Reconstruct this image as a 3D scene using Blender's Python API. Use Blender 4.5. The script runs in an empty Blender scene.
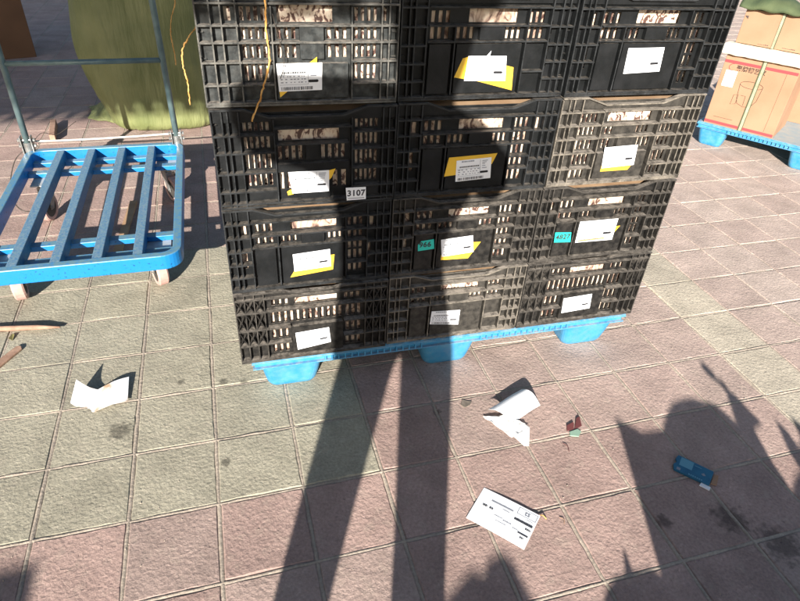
import bpy, bmesh, math, random
from mathutils import Vector, Matrix, noise
S = bpy.context.scene
C = S.collection
R_ = math.radians
random.seed(7)

# ------------------------------------------------------------------ camera, light, exposure
CAM = Vector((0.11402516, -0.93570849, 1.23949595))
rm = Matrix.Rotation(-0.313486788, 3, 'Z') @ Matrix.Rotation(0.947284010, 3, 'X') @ Matrix.Rotation(0.0632567339, 3, 'Z')
cd = bpy.data.cameras.new('camera'); cam = bpy.data.objects.new('camera', cd); C.objects.link(cam)
cam.matrix_world = Matrix.Translation(CAM) @ rm.to_4x4()
cd.sensor_width = 36; cd.lens = 598.79 / 800 * 36; cd.clip_start = 0.01; cd.clip_end = 600
S.camera = cam
SUN_AZ, SUN_EL = 22.0, 21.0
sunx, suny, sunz = math.sin(R_(SUN_AZ)) * math.cos(R_(SUN_EL)), math.cos(R_(SUN_AZ)) * math.cos(R_(SUN_EL)), -math.sin(R_(SUN_EL))
w = bpy.data.worlds.new('World'); S.world = w; w.use_nodes = True
nt = w.node_tree; bg = nt.nodes['Background']
sky = nt.nodes.new('ShaderNodeTexSky'); sky.sky_type = 'NISHITA'; sky.sun_disc = False
sky.sun_elevation = R_(SUN_EL); sky.sun_rotation = R_(180 + SUN_AZ)
nt.links.new(sky.outputs[0], bg.inputs[0]); bg.inputs[1].default_value = 0.06
sd = bpy.data.lights.new('sun', 'SUN'); sd.energy = 5.0; sd.angle = R_(0.5); sd.color = (1.0, 0.95, 0.88)
sun = bpy.data.objects.new('sun', sd); C.objects.link(sun)
sun.rotation_euler = Vector((sunx, suny, sunz)).to_track_quat('-Z', 'Y').to_euler(); sun.location = (-3, -6, 5)
S.view_settings.view_transform = 'Standard'; S.view_settings.look = 'None'
S.view_settings.exposure = 1.35; S.view_settings.gamma = 1; S.view_settings.use_curve_mapping = False

# ------------------------------------------------------------------ materials
def mat(name, col, rough=0.6, col2=None, nscale=8, bump=0.0, bscale=40, metal=0, dust=None, dustamt=0.0, dscale=25, spec=0.5, trans=0, detail=6, bdist=0.002, thr=(0.35, 0.65), dside=0.12, bmap=None, wear=None, wearcol=(.1, .095, .085)):
    m = bpy.data.materials.new(name); m.use_nodes = True
    t = m.node_tree; N = t.nodes; L = t.links; p = N['Principled BSDF']
    p.inputs['Roughness'].default_value = rough; p.inputs['Metallic'].default_value = metal
    p.inputs['Specular IOR Level'].default_value = spec
    tc = N.new('ShaderNodeTexCoord'); out = None
    c = N.new('ShaderNodeRGB'); c.outputs[0].default_value = (*col, 1); out = c.outputs[0]
    if col2:
        n = N.new('ShaderNodeTexNoise'); n.inputs['Scale'].default_value = nscale; n.inputs['Detail'].default_value = detail
        L.new(tc.outputs['Object'], n.inputs['Vector'])
        mr = N.new('ShaderNodeMapRange'); mr.inputs[1].default_value = thr[0]; mr.inputs[2].default_value = thr[1]; L.new(n.outputs[0], mr.inputs[0])
        mx = N.new('ShaderNodeMix'); mx.data_type = 'RGBA'; L.new(mr.outputs[0], mx.inputs[0])
        mx.inputs[6].default_value = (*col, 1); mx.inputs[7].default_value = (*col2, 1); out = mx.outputs[2]
    if dust:
        g = N.new('ShaderNodeNewGeometry'); sp = N.new('ShaderNodeSeparateXYZ'); L.new(g.outputs['Normal'], sp.inputs[0])
        up = N.new('ShaderNodeMapRange'); up.inputs[1].default_value = 0.2; up.inputs[2].default_value = 0.9
        up.inputs[3].default_value = dside; up.inputs[4].default_value = 1.0; L.new(sp.outputs[2], up.inputs[0])
        n = N.new('ShaderNodeTexNoise'); n.inputs['Scale'].default_value = dscale; n.inputs['Detail'].default_value = 9; n.inputs['Roughness'].default_value = 0.7
        L.new(tc.outputs['Object'], n.inputs['Vector'])
        mr = N.new('ShaderNodeMapRange'); mr.inputs[1].default_value = 0.40; mr.inputs[2].default_value = 0.68; L.new(n.outputs[0], mr.inputs[0])
        a = N.new('ShaderNodeMath'); a.operation = 'ADD'; L.new(mr.outputs[0], a.inputs[0]); a.inputs[1].default_value = 0.25
        b = N.new('ShaderNodeMath'); b.operation = 'MULTIPLY'; L.new(a.outputs[0], b.inputs[0]); L.new(up.outputs[0], b.inputs[1])
        k = N.new('ShaderNodeMath'); k.operation = 'MULTIPLY'; k.use_clamp = True; L.new(b.outputs[0], k.inputs[0]); k.inputs[1].default_value = dustamt
        mx = N.new('ShaderNodeMix'); mx.data_type = 'RGBA'; L.new(k.outputs[0], mx.inputs[0]); L.new(out, mx.inputs[6]); mx.inputs[7].default_value = (*dust, 1); out = mx.outputs[2]
    if wear:      # pale scuffed front edges of the moulded ribs
        so = N.new('ShaderNodeSeparateXYZ'); L.new(tc.outputs['Object'], so.inputs[0])
        lt = N.new('ShaderNodeMath'); lt.operation = 'LESS_THAN'; L.new(so.outputs[1], lt.inputs[0]); lt.inputs[1].default_value = .0018
        n = N.new('ShaderNodeTexNoise'); n.inputs['Scale'].default_value = 26; n.inputs['Detail'].default_value = 8; n.inputs['Roughness'].default_value = .75; L.new(tc.outputs['Object'], n.inputs['Vector'])
        mr = N.new('ShaderNodeMapRange'); mr.inputs[1].default_value = .38; mr.inputs[2].default_value = .62; L.new(n.outputs[0], mr.inputs[0])
        k1 = N.new('ShaderNodeMath'); k1.operation = 'MULTIPLY'; L.new(lt.outputs[0], k1.inputs[0]); L.new(mr.outputs[0], k1.inputs[1])
        k2 = N.new('ShaderNodeMath'); k2.operation = 'MULTIPLY'; k2.use_clamp = True; L.new(k1.outputs[0], k2.inputs[0]); k2.inputs[1].default_value = wear
        mx = N.new('ShaderNodeMix'); mx.data_type = 'RGBA'; L.new(k2.outputs[0], mx.inputs[0]); L.new(out, mx.inputs[6]); mx.inputs[7].default_value = (*wearcol, 1); out = mx.outputs[2]
    L.new(out, p.inputs['Base Color'])
    if bump:
        n = N.new('ShaderNodeTexNoise'); n.inputs['Scale'].default_value = bscale; n.inputs['Detail'].default_value = 5
        L.new(tc.outputs['Object'], n.inputs['Vector'])
        if bmap:
            mp = N.new('ShaderNodeMapping'); mp.inputs['Scale'].default_value = bmap; L.new(tc.outputs['Object'], mp.inputs[0]); L.new(mp.outputs[0], n.inputs['Vector'])
        bp = N.new('ShaderNodeBump'); bp.inputs['Strength'].default_value = bump; bp.inputs['Distance'].default_value = bdist
        L.new(n.outputs[0], bp.inputs['Height']); L.new(bp.outputs[0], p.inputs['Normal'])
    return m

DUST = (0.33, 0.29, 0.245)
M = {}
M['crate_clean'] = mat('black plastic', (0.006, 0.007, 0.0075), 0.38, (0.012, 0.013, 0.014), 24, 0.3, 120, dust=DUST, dustamt=0.42, dside=.02, dscale=60, spec=.2, wear=0.55, wearcol=(.055, .058, .060))
M['crate_old'] = mat('scuffed black plastic', (0.013, 0.016, 0.017), 0.42, (0.045, 0.05, 0.05), 60, 0.4, 120, dust=DUST, dustamt=1.1, dside=.05, dscale=70, thr=(.42, .70), spec=.2, wear=0.9, wearcol=(.17, .16, .14))
M['crate_dusty'] = mat('dusty black plastic', (0.011, 0.0105, 0.0095), 0.6, (0.036, 0.033, 0.028), 70, 0.4, 100, dust=DUST, dustamt=1.4, dside=.055, dscale=50, spec=.2, wear=0.9, wearcol=(.24, .21, .17))
M['crate_grimy'] = mat('grimy black plastic', (0.007, 0.007, 0.007), 0.45, (0.018, 0.017, 0.0155), 60, 0.3, 100, dust=DUST, dustamt=.8, dside=.045, dscale=60, spec=.2, wear=0.7, wearcol=(.10, .09, .078))
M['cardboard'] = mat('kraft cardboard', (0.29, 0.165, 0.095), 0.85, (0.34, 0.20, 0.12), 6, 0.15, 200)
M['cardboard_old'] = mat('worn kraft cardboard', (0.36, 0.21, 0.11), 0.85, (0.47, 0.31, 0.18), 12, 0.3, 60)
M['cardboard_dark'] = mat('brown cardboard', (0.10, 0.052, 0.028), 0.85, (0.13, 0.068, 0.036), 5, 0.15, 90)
M['paper'] = mat('white paper', (0.86, 0.86, 0.86), 0.7, (0.80, 0.81, 0.82), 5, 0.08, 60)
M['tape'] = mat('yellow tape', (0.72, 0.42, 0.03), 0.35, (0.80, 0.50, 0.05), 12, 0.1, 50)
M['teal'] = mat('teal sticker', (0.02, 0.52, 0.43), 0.45)
M['ink'] = mat('black ink', (0.03, 0.03, 0.035), 0.6)
M['greyink'] = mat('faded grey ink', (0.24, 0.25, 0.28), 0.6)
M['red'] = mat('red print', (0.36, 0.045, 0.05), 0.6)
M['brownink'] = mat('brown print', (0.06, 0.03, 0.02), 0.7)
M['blue_plastic'] = mat('blue pallet plastic', (0.010, 0.20, 0.40), 0.42, (0.03, 0.25, 0.44), 22, 0.2, 60, dust=(0.42, 0.40, 0.36), dustamt=0.8, dscale=45, dside=.16)
M['blue_worn'] = mat('worn dusty deck plastic', (0.25, 0.33, 0.37), 0.6, (0.36, 0.37, 0.35), 18, 0.2, 60)
M['blue_paint'] = mat('blue enamel paint', (0.004, 0.17, 0.46), 0.38, (0.003, 0.05, 0.13), 110, 0.12, 80, thr=(.60, .70), dust=(0.12, 0.23, 0.28), dustamt=1.5, dscale=70, dside=.04)
M['blue_scuffed'] = mat('scuffed blue paint', (0.005, 0.12, 0.28), 0.45, (0.07, 0.19, 0.27), 90, 0.3, 150, dust=(0.30, 0.34, 0.33), dustamt=0.55, dscale=130, dside=.03, thr=(.38, .66))
M['steel'] = mat('grey green painted steel', (0.11, 0.17, 0.18), 0.42, (0.17, 0.24, 0.24), 30, 0.15, 80, metal=0.25)
M['zinc'] = mat('zinc plated steel', (0.42, 0.43, 0.42), 0.35, (0.28, 0.27, 0.25), 40, 0.2, 90, metal=0.7)
M['plate'] = mat('bare grey steel plate', (0.50, 0.51, 0.50), 0.5, (0.38, 0.38, 0.36), 30, metal=.2)
M['rubber'] = mat('pinkish dusty rubber', (0.42, 0.25, 0.21), 0.8, (0.52, 0.35, 0.30), 30, 0.3, 90)
M['hub'] = mat('dark hub', (0.05, 0.045, 0.04), 0.6)
M['bag'] = mat('olive woven plastic', (0.135, 0.155, 0.055), 0.5, (0.20, 0.215, 0.088), 7, 0.7, 9, bdist=.02, bmap=(3, 3, .5))
M['cloth'] = mat('green cloth', (0.045, 0.066, 0.028), 0.85, (0.075, 0.095, 0.04), 14, 0.3, 120)
M['foam'] = mat('cream foam', (0.80, 0.74, 0.60), 0.8, (0.74, 0.66, 0.48), 18, 0.3, 60)
M['twine'] = mat('orange straw twine', (0.45, 0.20, 0.035), 0.75, (0.62, 0.38, 0.13), 60, 0.4, 300)
M['cord'] = mat('pale cord', (0.62, 0.58, 0.50), 0.8)
M['wire'] = mat('dark wire', (0.05, 0.04, 0.03), 0.5)
M['strap'] = mat('pale green strap', (0.24, 0.25, 0.16), 0.4, (0.34, 0.34, 0.24), 30)
M['strap_edge'] = mat('olive strap edge', (0.07, 0.08, 0.04), 0.5)
M['wood'] = mat('dry wood', (0.38, 0.24, 0.165), 0.85, (0.26, 0.15, 0.10), 30, 0.4, 100)
M['packet'] = mat('teal blue printed board', (0.008, 0.09, 0.17), 0.35, (0.014, 0.13, 0.22), 40, 0.1, 60)
M['packet_light'] = mat('pale teal print', (0.10, 0.28, 0.36), 0.4)
M['maroon'] = mat('maroon foil', (0.10, 0.030, 0.028), 0.5)
M['mint'] = mat('mint green paper', (0.24, 0.36, 0.27), 0.6)
M['leaf'] = mat('yellow green leaf', (0.16, 0.14, 0.05), 0.7)
M['dryleaf'] = mat('dry brown leaf', (0.22, 0.18, 0.14), 0.8, (0.12, 0.10, 0.08), 60)
M['jacket'] = mat('dark jacket fabric', (0.04, 0.045, 0.07), 0.9, (0.05, 0.06, 0.09), 30, 0.3, 200)
M['phone'] = mat('black phone glass', (0.01, 0.01, 0.012), 0.15)
M['hair'] = mat('black hair', (0.012, 0.01, 0.009), 0.5)
M['canvas'] = mat('blue canvas', (0.08, 0.14, 0.30), 0.8, (0.10, 0.17, 0.33), 6, 0.2, 200)
M['sackcloth'] = mat('white woven sack', (0.62, 0.60, 0.54), 0.7, (0.5, 0.47, 0.4), 10, 0.3, 200)

def produce_mat(sc=55, e0=.38, pale=1.0):
    m = bpy.data.materials.new('cream packed produce'); m.use_nodes = True
    t = m.node_tree; N = t.nodes; L = t.links; p = N['Principled BSDF']; p.inputs['Roughness'].default_value = 0.5
    tc = N.new('ShaderNodeTexCoord'); mp = N.new('ShaderNodeMapping'); mp.inputs['Scale'].default_value = (1, 1, 0.6)
    L.new(tc.outputs['Object'], mp.inputs[0])
    n = N.new('ShaderNodeTexNoise'); n.inputs['Scale'].default_value = sc; n.inputs['Detail'].default_value = 8; n.inputs['Distortion'].default_value = 1.2
    L.new(mp.outputs[0], n.inputs['Vector'])
    r = N.new('ShaderNodeValToRGB'); e = r.color_ramp.elements
    e[0].position = e0; e[0].color = (0.09, 0.045, 0.035, 1); e[1].position = 0.48; e[1].color = (0.50, 0.36, 0.27, 1)
    a = e.new(0.54); a.color = (0.64, 0.52, 0.41, 1); b = e.new(0.66); b.color = (0.68, 0.58, 0.46, 1)
    L.new(n.outputs[0], r.inputs[0]); L.new(r.outputs[0], p.inputs['Base Color'])
    bp = N.new('ShaderNodeBump'); bp.inputs['Strength'].default_value = 0.5; bp.inputs['Distance'].default_value = 0.004
    L.new(n.outputs[0], bp.inputs['Height']); L.new(bp.outputs[0], p.inputs['Normal'])
    return m
M['produce'] = produce_mat()
PROD = [M['produce'], produce_mat(70, .44), produce_mat(40, .34), produce_mat(85, .42)]

STAINS = [(-0.09, 0.445, .012), (0.027, 0.42, .012), (0.085, 0.405, .010), (-0.24, 0.29, .030), (1.19, -0.335, .040), (1.26, -0.42, .05), (0.60, 0.165, .013), (0.02, 0.12, .012), (1.02, -0.30, .02)]
def paver_mat(name, attr=True, base=(0.4, 0.34, 0.28)):
    m = bpy.data.materials.new(name); m.use_nodes = True
    t = m.node_tree; N = t.nodes; L = t.links; p = N['Principled BSDF']; p.inputs['Roughness'].default_value = 0.88
    p.inputs['Specular IOR Level'].default_value = 0.3
    tc = N.new('ShaderNodeTexCoord')
    if attr:
        at = N.new('ShaderNodeAttribute'); at.attribute_name = 'tilecol'; col = at.outputs['Color']
    else:
        c = N.new('ShaderNodeRGB'); c.outputs[0].default_value = (*base, 1); col = c.outputs[0]
    def tex(scale, lo, hi, a, b, detail=8, rough=0.6):
        n = N.new('ShaderNodeTexNoise'); n.inputs['Scale'].default_value = scale; n.inputs['Detail'].default_value = detail; n.inputs['Roughness'].default_value = rough
        L.new(tc.outputs['Object'], n.inputs['Vector'])
        mr = N.new('ShaderNodeMapRange'); mr.inputs[1].default_value = lo; mr.inputs[2].default_value = hi; mr.inputs[3].default_value = a; mr.inputs[4].default_value = b
        L.new(n.outputs[0], mr.inputs[0]); return n, mr
    def mul(c, f):
        v = N.new('ShaderNodeVectorMath'); v.operation = 'SCALE'; L.new(c, v.inputs[0]); L.new(f, v.inputs['Scale']); return v.outputs[0]
    n1, m1 = tex(9, .3, .7, .80, 1.16); col = mul(col, m1.outputs[0])
    n2, m2 = tex(140, .3, .7, .78, 1.2); col = mul(col, m2.outputs[0])
    # sandy dust patches
    n3, m3 = tex(26, .52, .74, 0, .38, 9, .7)
    mx = N.new('ShaderNodeMix'); mx.data_type = 'RGBA'; L.new(m3.outputs[0], mx.inputs[0]); L.new(col, mx.inputs[6]); mx.inputs[7].default_value = (0.44, 0.37, 0.29, 1); col = mx.outputs[2]
    # dark specks
    n4, m4 = tex(75, .66, .74, 1, .55, 3); col = mul(col, m4.outputs[0])
    n9, m9 = tex(64, .62, .72, 1, 1.28, 4); col = mul(col, m9.outputs[0])
    if attr:
        nz = N.new('ShaderNodeTexNoise'); nz.inputs['Scale'].default_value = 60; nz.inputs['Detail'].default_value = 4; L.new(tc.outputs['Object'], nz.inputs['Vector'])
        for sx, sy, sr in STAINS:
            d = N.new('ShaderNodeVectorMath'); d.operation = 'DISTANCE'; L.new(tc.outputs['Object'], d.inputs[0]); d.inputs[1].default_value = (sx, sy, 0)
            q = N.new('ShaderNodeMath'); q.operation = 'MULTIPLY_ADD'; L.new(nz.outputs[0], q.inputs[0]); q.inputs[1].default_value = sr * 2.6; L.new(d.outputs['Value'], q.inputs[2])
            mr = N.new('ShaderNodeMapRange'); mr.inputs[1].default_value = sr * 1.8; mr.inputs[2].default_value = sr * 2.5; mr.inputs[3].default_value = .45; mr.inputs[4].default_value = 1
            L.new(q.outputs[0], mr.inputs[0]); col = mul(col, mr.outputs[0])
    L.new(col, p.inputs['Base Color'])
    vo = N.new('ShaderNodeTexVoronoi'); vo.inputs['Scale'].default_value = 95; vo.inputs['Randomness'].default_value = 1
    nd = N.new('ShaderNodeTexNoise'); nd.inputs['Scale'].default_value = 40; nd.inputs['Detail'].default_value = 4; L.new(tc.outputs['Object'], nd.inputs['Vector'])
    ad = N.new('ShaderNodeVectorMath'); ad.operation = 'MULTIPLY_ADD'; L.new(nd.outputs['Color'], ad.inputs[0]); ad.inputs[1].default_value = (.02, .02, .02); L.new(tc.outputs['Object'], ad.inputs[2])
    L.new(ad.outputs[0], vo.inputs['Vector'])
    b1 = N.new('ShaderNodeBump'); b1.inputs['Strength'].default_value = .55; b1.inputs['Distance'].default_value = .0016; L.new(vo.outputs['Distance'], b1.inputs['Height'])
    n5 = N.new('ShaderNodeTexNoise'); n5.inputs['Scale'].default_value = 120; n5.inputs['Detail'].default_value = 8; n5.inputs['Roughness'].default_value = .7; L.new(tc.outputs['Object'], n5.inputs['Vector'])
    b2 = N.new('ShaderNodeBump'); b2.inputs['Strength'].default_value = .65; b2.inputs['Distance'].default_value = .0034; L.new(n5.outputs[0], b2.inputs['Height']); L.new(b1.outputs[0], b2.inputs['Normal'])
    n6 = N.new('ShaderNodeTexNoise'); n6.inputs['Scale'].default_value = 30; n6.inputs['Detail'].default_value = 5; L.new(tc.outputs['Object'], n6.inputs['Vector'])
    b3 = N.new('ShaderNodeBump'); b3.inputs['Strength'].default_value = .4; b3.inputs['Distance'].default_value = .0032; L.new(n6.outputs[0], b3.inputs['Height']); L.new(b2.outputs[0], b3.inputs['Normal'])
    L.new(b3.outputs[0], p.inputs['Normal'])
    return m
M['paver'] = paver_mat('pavers')
M['mortar'] = paver_mat('sandy joint mortar', False, (0.36, 0.30, 0.24))

# ------------------------------------------------------------------ mesh helpers
class MB:
    def __init__(s): s.v = []; s.f = []; s.mi = []
    def add(s, vs, fs, mi=0):
        o = len(s.v); s.v += [tuple(v) for v in vs]
        for f in fs: s.f.append(tuple(o + i for i in f)); s.mi.append(mi)
        return s
    def box(s, x0, x1, y0, y1, z0, z1, mi=0):
        return s.add([(x0, y0, z0), (x1, y0, z0), (x1, y1, z0), (x0, y1, z0), (x0, y0, z1), (x1, y0, z1), (x1, y1, z1), (x0, y1, z1)],
                     [(0, 3, 2, 1), (4, 5, 6, 7), (0, 1, 5, 4), (1, 2, 6, 5), (2, 3, 7, 6), (3, 0, 4, 7)], mi)
    def hexa(s, p, mi=0):
        return s.add(p, [(0, 3, 2, 1), (4, 5, 6, 7), (0, 1, 5, 4), (1, 2, 6, 5), (2, 3, 7, 6), (3, 0, 4, 7)], mi)
    def prism_y(s, pts, y0, y1, mi=0):      # polygon in x,z (counter-clockwise seen from -y), extruded along y
        n = len(pts)
        return s.add([(x, y0, z) for x, z in pts] + [(x, y1, z) for x, z in pts],
                     [tuple(range(n)), tuple(range(2 * n - 1, n - 1, -1))] + [(i, i + n, (i + 1) % n + n, (i + 1) % n) for i in range(n)], mi)
    def prism_z(s, pts, z0, z1, mi=0):
        n = len(pts)
        return s.add([(x, y, z0) for x, y in pts] + [(x, y, z1) for x, y in pts],
                     [tuple(range(n - 1, -1, -1)), tuple(range(n, 2 * n))] + [(i, (i + 1) % n, (i + 1) % n + n, i + n) for i in range(n)], mi)
    def tube(s, path, r, n=8, mi=0, cap=True):
        path = [Vector(p) for p in path]; rs = r if isinstance(r, (list, tuple)) else [r] * len(path)
        o = len(s.v); up = None
        for i, p in enumerate(path):
            t = (path[min(i + 1, len(path) - 1)] - path[max(i - 1, 0)]).normalized()
            if up is None:
                a = Vector((0, 0, 1)) if abs(t.z) < .9 else Vector((1, 0, 0)); up = (a - t * a.dot(t)).normalized()
            else: up = (up - t * up.dot(t)).normalized()
            b = t.cross(up)
            for k in range(n):
                a = 2 * math.pi * k / n; s.v.append(tuple(p + (up * math.cos(a) + b * math.sin(a)) * rs[i]))
        for i in range(len(path) - 1):
            for k in range(n):
                k2 = (k + 1) % n; s.f.append((o + i * n + k, o + i * n + k2, o + (i + 1) * n + k2, o + (i + 1) * n + k)); s.mi.append(mi)
        if cap:
            s.f.append(tuple(o + k for k in range(n - 1, -1, -1))); s.mi.append(mi)
            e = o + (len(path) - 1) * n; s.f.append(tuple(e + k for k in range(n))); s.mi.append(mi)
        return s
    def cyl(s, a, b, r, n=20, mi=0): return s.tube([a, b], r, n, mi)
    def build(s, name, mats, parent=None, smooth=False, bevel=0, fix=True):
        me = bpy.data.meshes.new(name); me.from_pydata(s.v, [], s.f)
        mats = mats if isinstance(mats, (list, tuple)) else [mats]
        for m in mats: me.materials.append(m)
        me.polygons.foreach_set('material_index', s.mi)
        if fix:
            bm = bmesh.new(); bm.from_mesh(me); bmesh.ops.recalc_face_normals(bm, faces=bm.faces); bm.to_mesh(me); bm.free()
        if smooth: me.polygons.foreach_set('use_smooth', [True] * len(me.polygons))
        o = bpy.data.objects.new(name, me); C.objects.link(o)
        if parent: o.parent = parent
        if bevel:
            b = o.modifiers.new('bevel', 'BEVEL'); b.width = bevel; b.segments = 2; b.limit_method = 'ANGLE'
        return o

def smooth_path(pts, k=8):
    P = [Vector(p) for p in pts]; P = [P[0] * 2 - P[1]] + P + [P[-1] * 2 - P[-2]]; out = []
    for i in range(1, len(P) - 2):
        for j in range(k):
            t = j / k; a, b, c, d = P[i - 1], P[i], P[i + 1], P[i + 2]
            out.append(0.5 * ((2 * b) + (c - a) * t + (2 * a - 5 * b + 4 * c - d) * t * t + (3 * b - a - 3 * c + d) * t ** 3))
    out.append(P[-2]); return out

def tag(o, label=None, cat=None, group=None, kind=None):
    if label: o['label'] = label
    if cat: o['category'] = cat
    if group: o['group'] = group
    if kind: o['kind'] = kind
    return o
def thing(name, label, cat, loc=(0, 0, 0), rz=0, group=None):
    o = bpy.data.objects.new(name, None); C.objects.link(o); o.location = loc; o.rotation_euler = (0, 0, rz); o.empty_display_size = .1
    return tag(o, label, cat, group)

def text_obj(s, size, name, m, parent, origin, ux, uy, depth=0.0003, bold=0.0, align='CENTER'):
    cu = bpy.data.curves.new(name, 'FONT'); cu.body = s; cu.size = size; cu.align_x = align; cu.align_y = 'CENTER'; cu.extrude = depth; cu.offset = bold
    cu.resolution_u = 3
    t = bpy.data.objects.new('tmp', cu); C.objects.link(t)
    dg = bpy.context.evaluated_depsgraph_get(); dg.update()
    me = bpy.data.meshes.new_from_object(t.evaluated_get(dg)); bpy.data.objects.remove(t); bpy.data.curves.remove(cu)
    ux = Vector(ux).normalized(); uy = Vector(uy).normalized(); n = ux.cross(uy); o = Vector(origin)
    for v in me.vertices: v.co = o + ux * v.co.x + uy * v.co.y + n * v.co.z
    me.materials.clear(); me.materials.append(m); me.name = name
    ob = bpy.data.objects.new(name, me); C.objects.link(ob)
    if parent: ob.parent = parent
    return ob

# ------------------------------------------------------------------ ground
g = MB(); g.add([(-150, -150, -.012), (150, -150, -.012), (150, 150, -.012), (-150, 150, -.012)], [(0, 1, 2, 3)])
tag(g.build('ground', M['mortar']), 'sandy ground that carries the paving', kind='structure')
T = 0.2
def tilecolor(i, j):
    rnd = random.Random(i * 7919 + j * 104729); k = rnd.uniform(-1, 1)
    grey = (0 <= j <= 5 and i <= 1)
    if grey: base = Vector((0.335, 0.305, 0.23)) * (1 + .07 * k)
    elif i == 8 and j <= 4: base = Vector((0.46, 0.40, 0.31)) * (1 + .05 * k)
    else:
        base = Vector((0.36, 0.25, 0.213)) * (1 + .09 * k)
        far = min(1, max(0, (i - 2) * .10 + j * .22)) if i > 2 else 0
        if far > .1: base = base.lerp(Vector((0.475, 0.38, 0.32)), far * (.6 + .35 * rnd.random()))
        elif rnd.random() < .25: base = base.lerp(Vector((0.36, 0.275, 0.235)), .6)
    return base
pv = bpy.data.meshes.new('pavement'); V_ = []; F_ = []; COL = []
for i in range(-16, 46):
    for j in range(-12, 48):
        rnd = random.Random(i * 31 + j * 1009 + 5)
        gp = .0034; near = (-3 < i < 12 and -4 < j < 10)
        if not near: gp = .0026
        if i > 4 and j > 1: gp = .0024
        x0, x1, y0, y1 = i * T + gp, (i + 1) * T - gp, j * T + gp, (j + 1) * T - gp
        a = rnd.uniform(-.004, .004)
        lv = rnd.uniform(-.0008, .0006); dz = [lv + rnd.uniform(-.0012, .0009) for _ in range(4)]; jx = [rnd.uniform(-.0016, .0016) for _ in range(8)]
        c = [(x0 + jx[0], y0 + jx[1]), (x1 + jx[2], y0 + jx[3]), (x1 + jx[4], y1 + jx[5]), (x0 + jx[6], y1 + jx[7])]
        cx, cy = (x0 + x1) / 2, (y0 + y1) / 2
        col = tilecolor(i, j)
        # chipped, rounded border: outline subdivided with small jitter
        n = 10 if near else 2
        outer = []; inner = []
        for s in range(4):
            p, q = Vector(c[s]), Vector(c[(s + 1) % 4]); za, zb = dz[s], dz[(s + 1) % 4]
            for k in range(n):
                t = k / n; b = p.lerp(q, t); z = za + (zb - za) * t; e = rnd.uniform(-.0009, .0009) if near else 0
                nn = Vector((q.y - p.y, p.x - q.x)).normalized(); b = b + nn * e
                cc = (Vector((cx, cy)) - b).normalized()
                outer.append((b.x, b.y, z - .0035)); ib = b + cc * (.0035 + abs(e)); inner.append((ib.x, ib.y, z))
        o = len(V_); m_ = len(outer)
        low = [(x, y, -.011) for x, y, z in outer]
        V_ += low + outer + inner
        fs = []
        for k in range(m_):
            k2 = (k + 1) % m_
            fs.append((o + k, o + k2, o + m_ + k2, o + m_ + k)); fs.append((o + m_ + k, o + m_ + k2, o + 2 * m_ + k2, o + 2 * m_ + k))
        fs.append(tuple(o + 2 * m_ + k for k in range(m_)))
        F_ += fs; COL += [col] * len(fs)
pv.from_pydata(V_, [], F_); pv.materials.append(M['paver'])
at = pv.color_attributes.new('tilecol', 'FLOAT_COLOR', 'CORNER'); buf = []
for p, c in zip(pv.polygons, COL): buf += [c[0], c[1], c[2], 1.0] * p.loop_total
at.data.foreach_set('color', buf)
po = bpy.data.objects.new('pavement', pv); C.objects.link(po); tag(po, 'square grey and pink concrete pavers', kind='structure')
# joint mortar, slightly mounded sand between pavers
jm = MB()
def joint(p, q, vert=False):
    p = Vector(p); q = Vector(q); d = (q - p); L_ = d.length; d.normalize(); nn = Vector((-d.y, d.x)); k = max(2, int(L_ / (.02 if p.x < 3.2 and p.y < 3 else .05))); o = len(jm.v)
    for s in range(k + 1):
        c = p + d * (L_ * s / k); h = noise.noise(Vector((c.x * 14, c.y * 14, 3))) * .0022 - .0006
        ww = .0022
        if c.x > .9 and c.y > .35: h -= .0026 if vert else .0012; ww = .0015 if vert else .0018
        wv = noise.noise(Vector((c.x * 30, c.y * 30, 9))) * .002
        for a, z in ((-.0065, -.0044), (-ww, h), (ww, h), (.0065, -.0044)): jm.v.append((c.x + nn.x * (a + wv), c.y + nn.y * (a + wv), z))
    for s in range(k):
        for e in range(3): jm.f.append((o + s * 4 + e, o + s * 4 + 4 + e, o + s * 4 + 5 + e, o + s * 4 + 1 + e)); jm.mi.append(0)
for i in range(-6, 16): joint((i * T, -1.0), (i * T, 3.0), True)
for j in range(-5, 16): joint((-1.2, j * T + .0003), (3.2, j * T + .0003))
for i in range(-13, 4): joint((i * T, 3.001), (i * T, 7.4))
for j in range(16, 37): joint((-2.8, j * T + .0003), (.8, j * T + .0003))
for i in range(16, 40): joint((i * T, .2), (i * T, 6.0), True)
for j in range(1, 30): joint((3.201, j * T + .0003), (7.8, j * T + .0003))
tag(jm.build('joint_sand', M['mortar'], smooth=True), 'pale sand packed in the paver joints', kind='structure')

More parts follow.
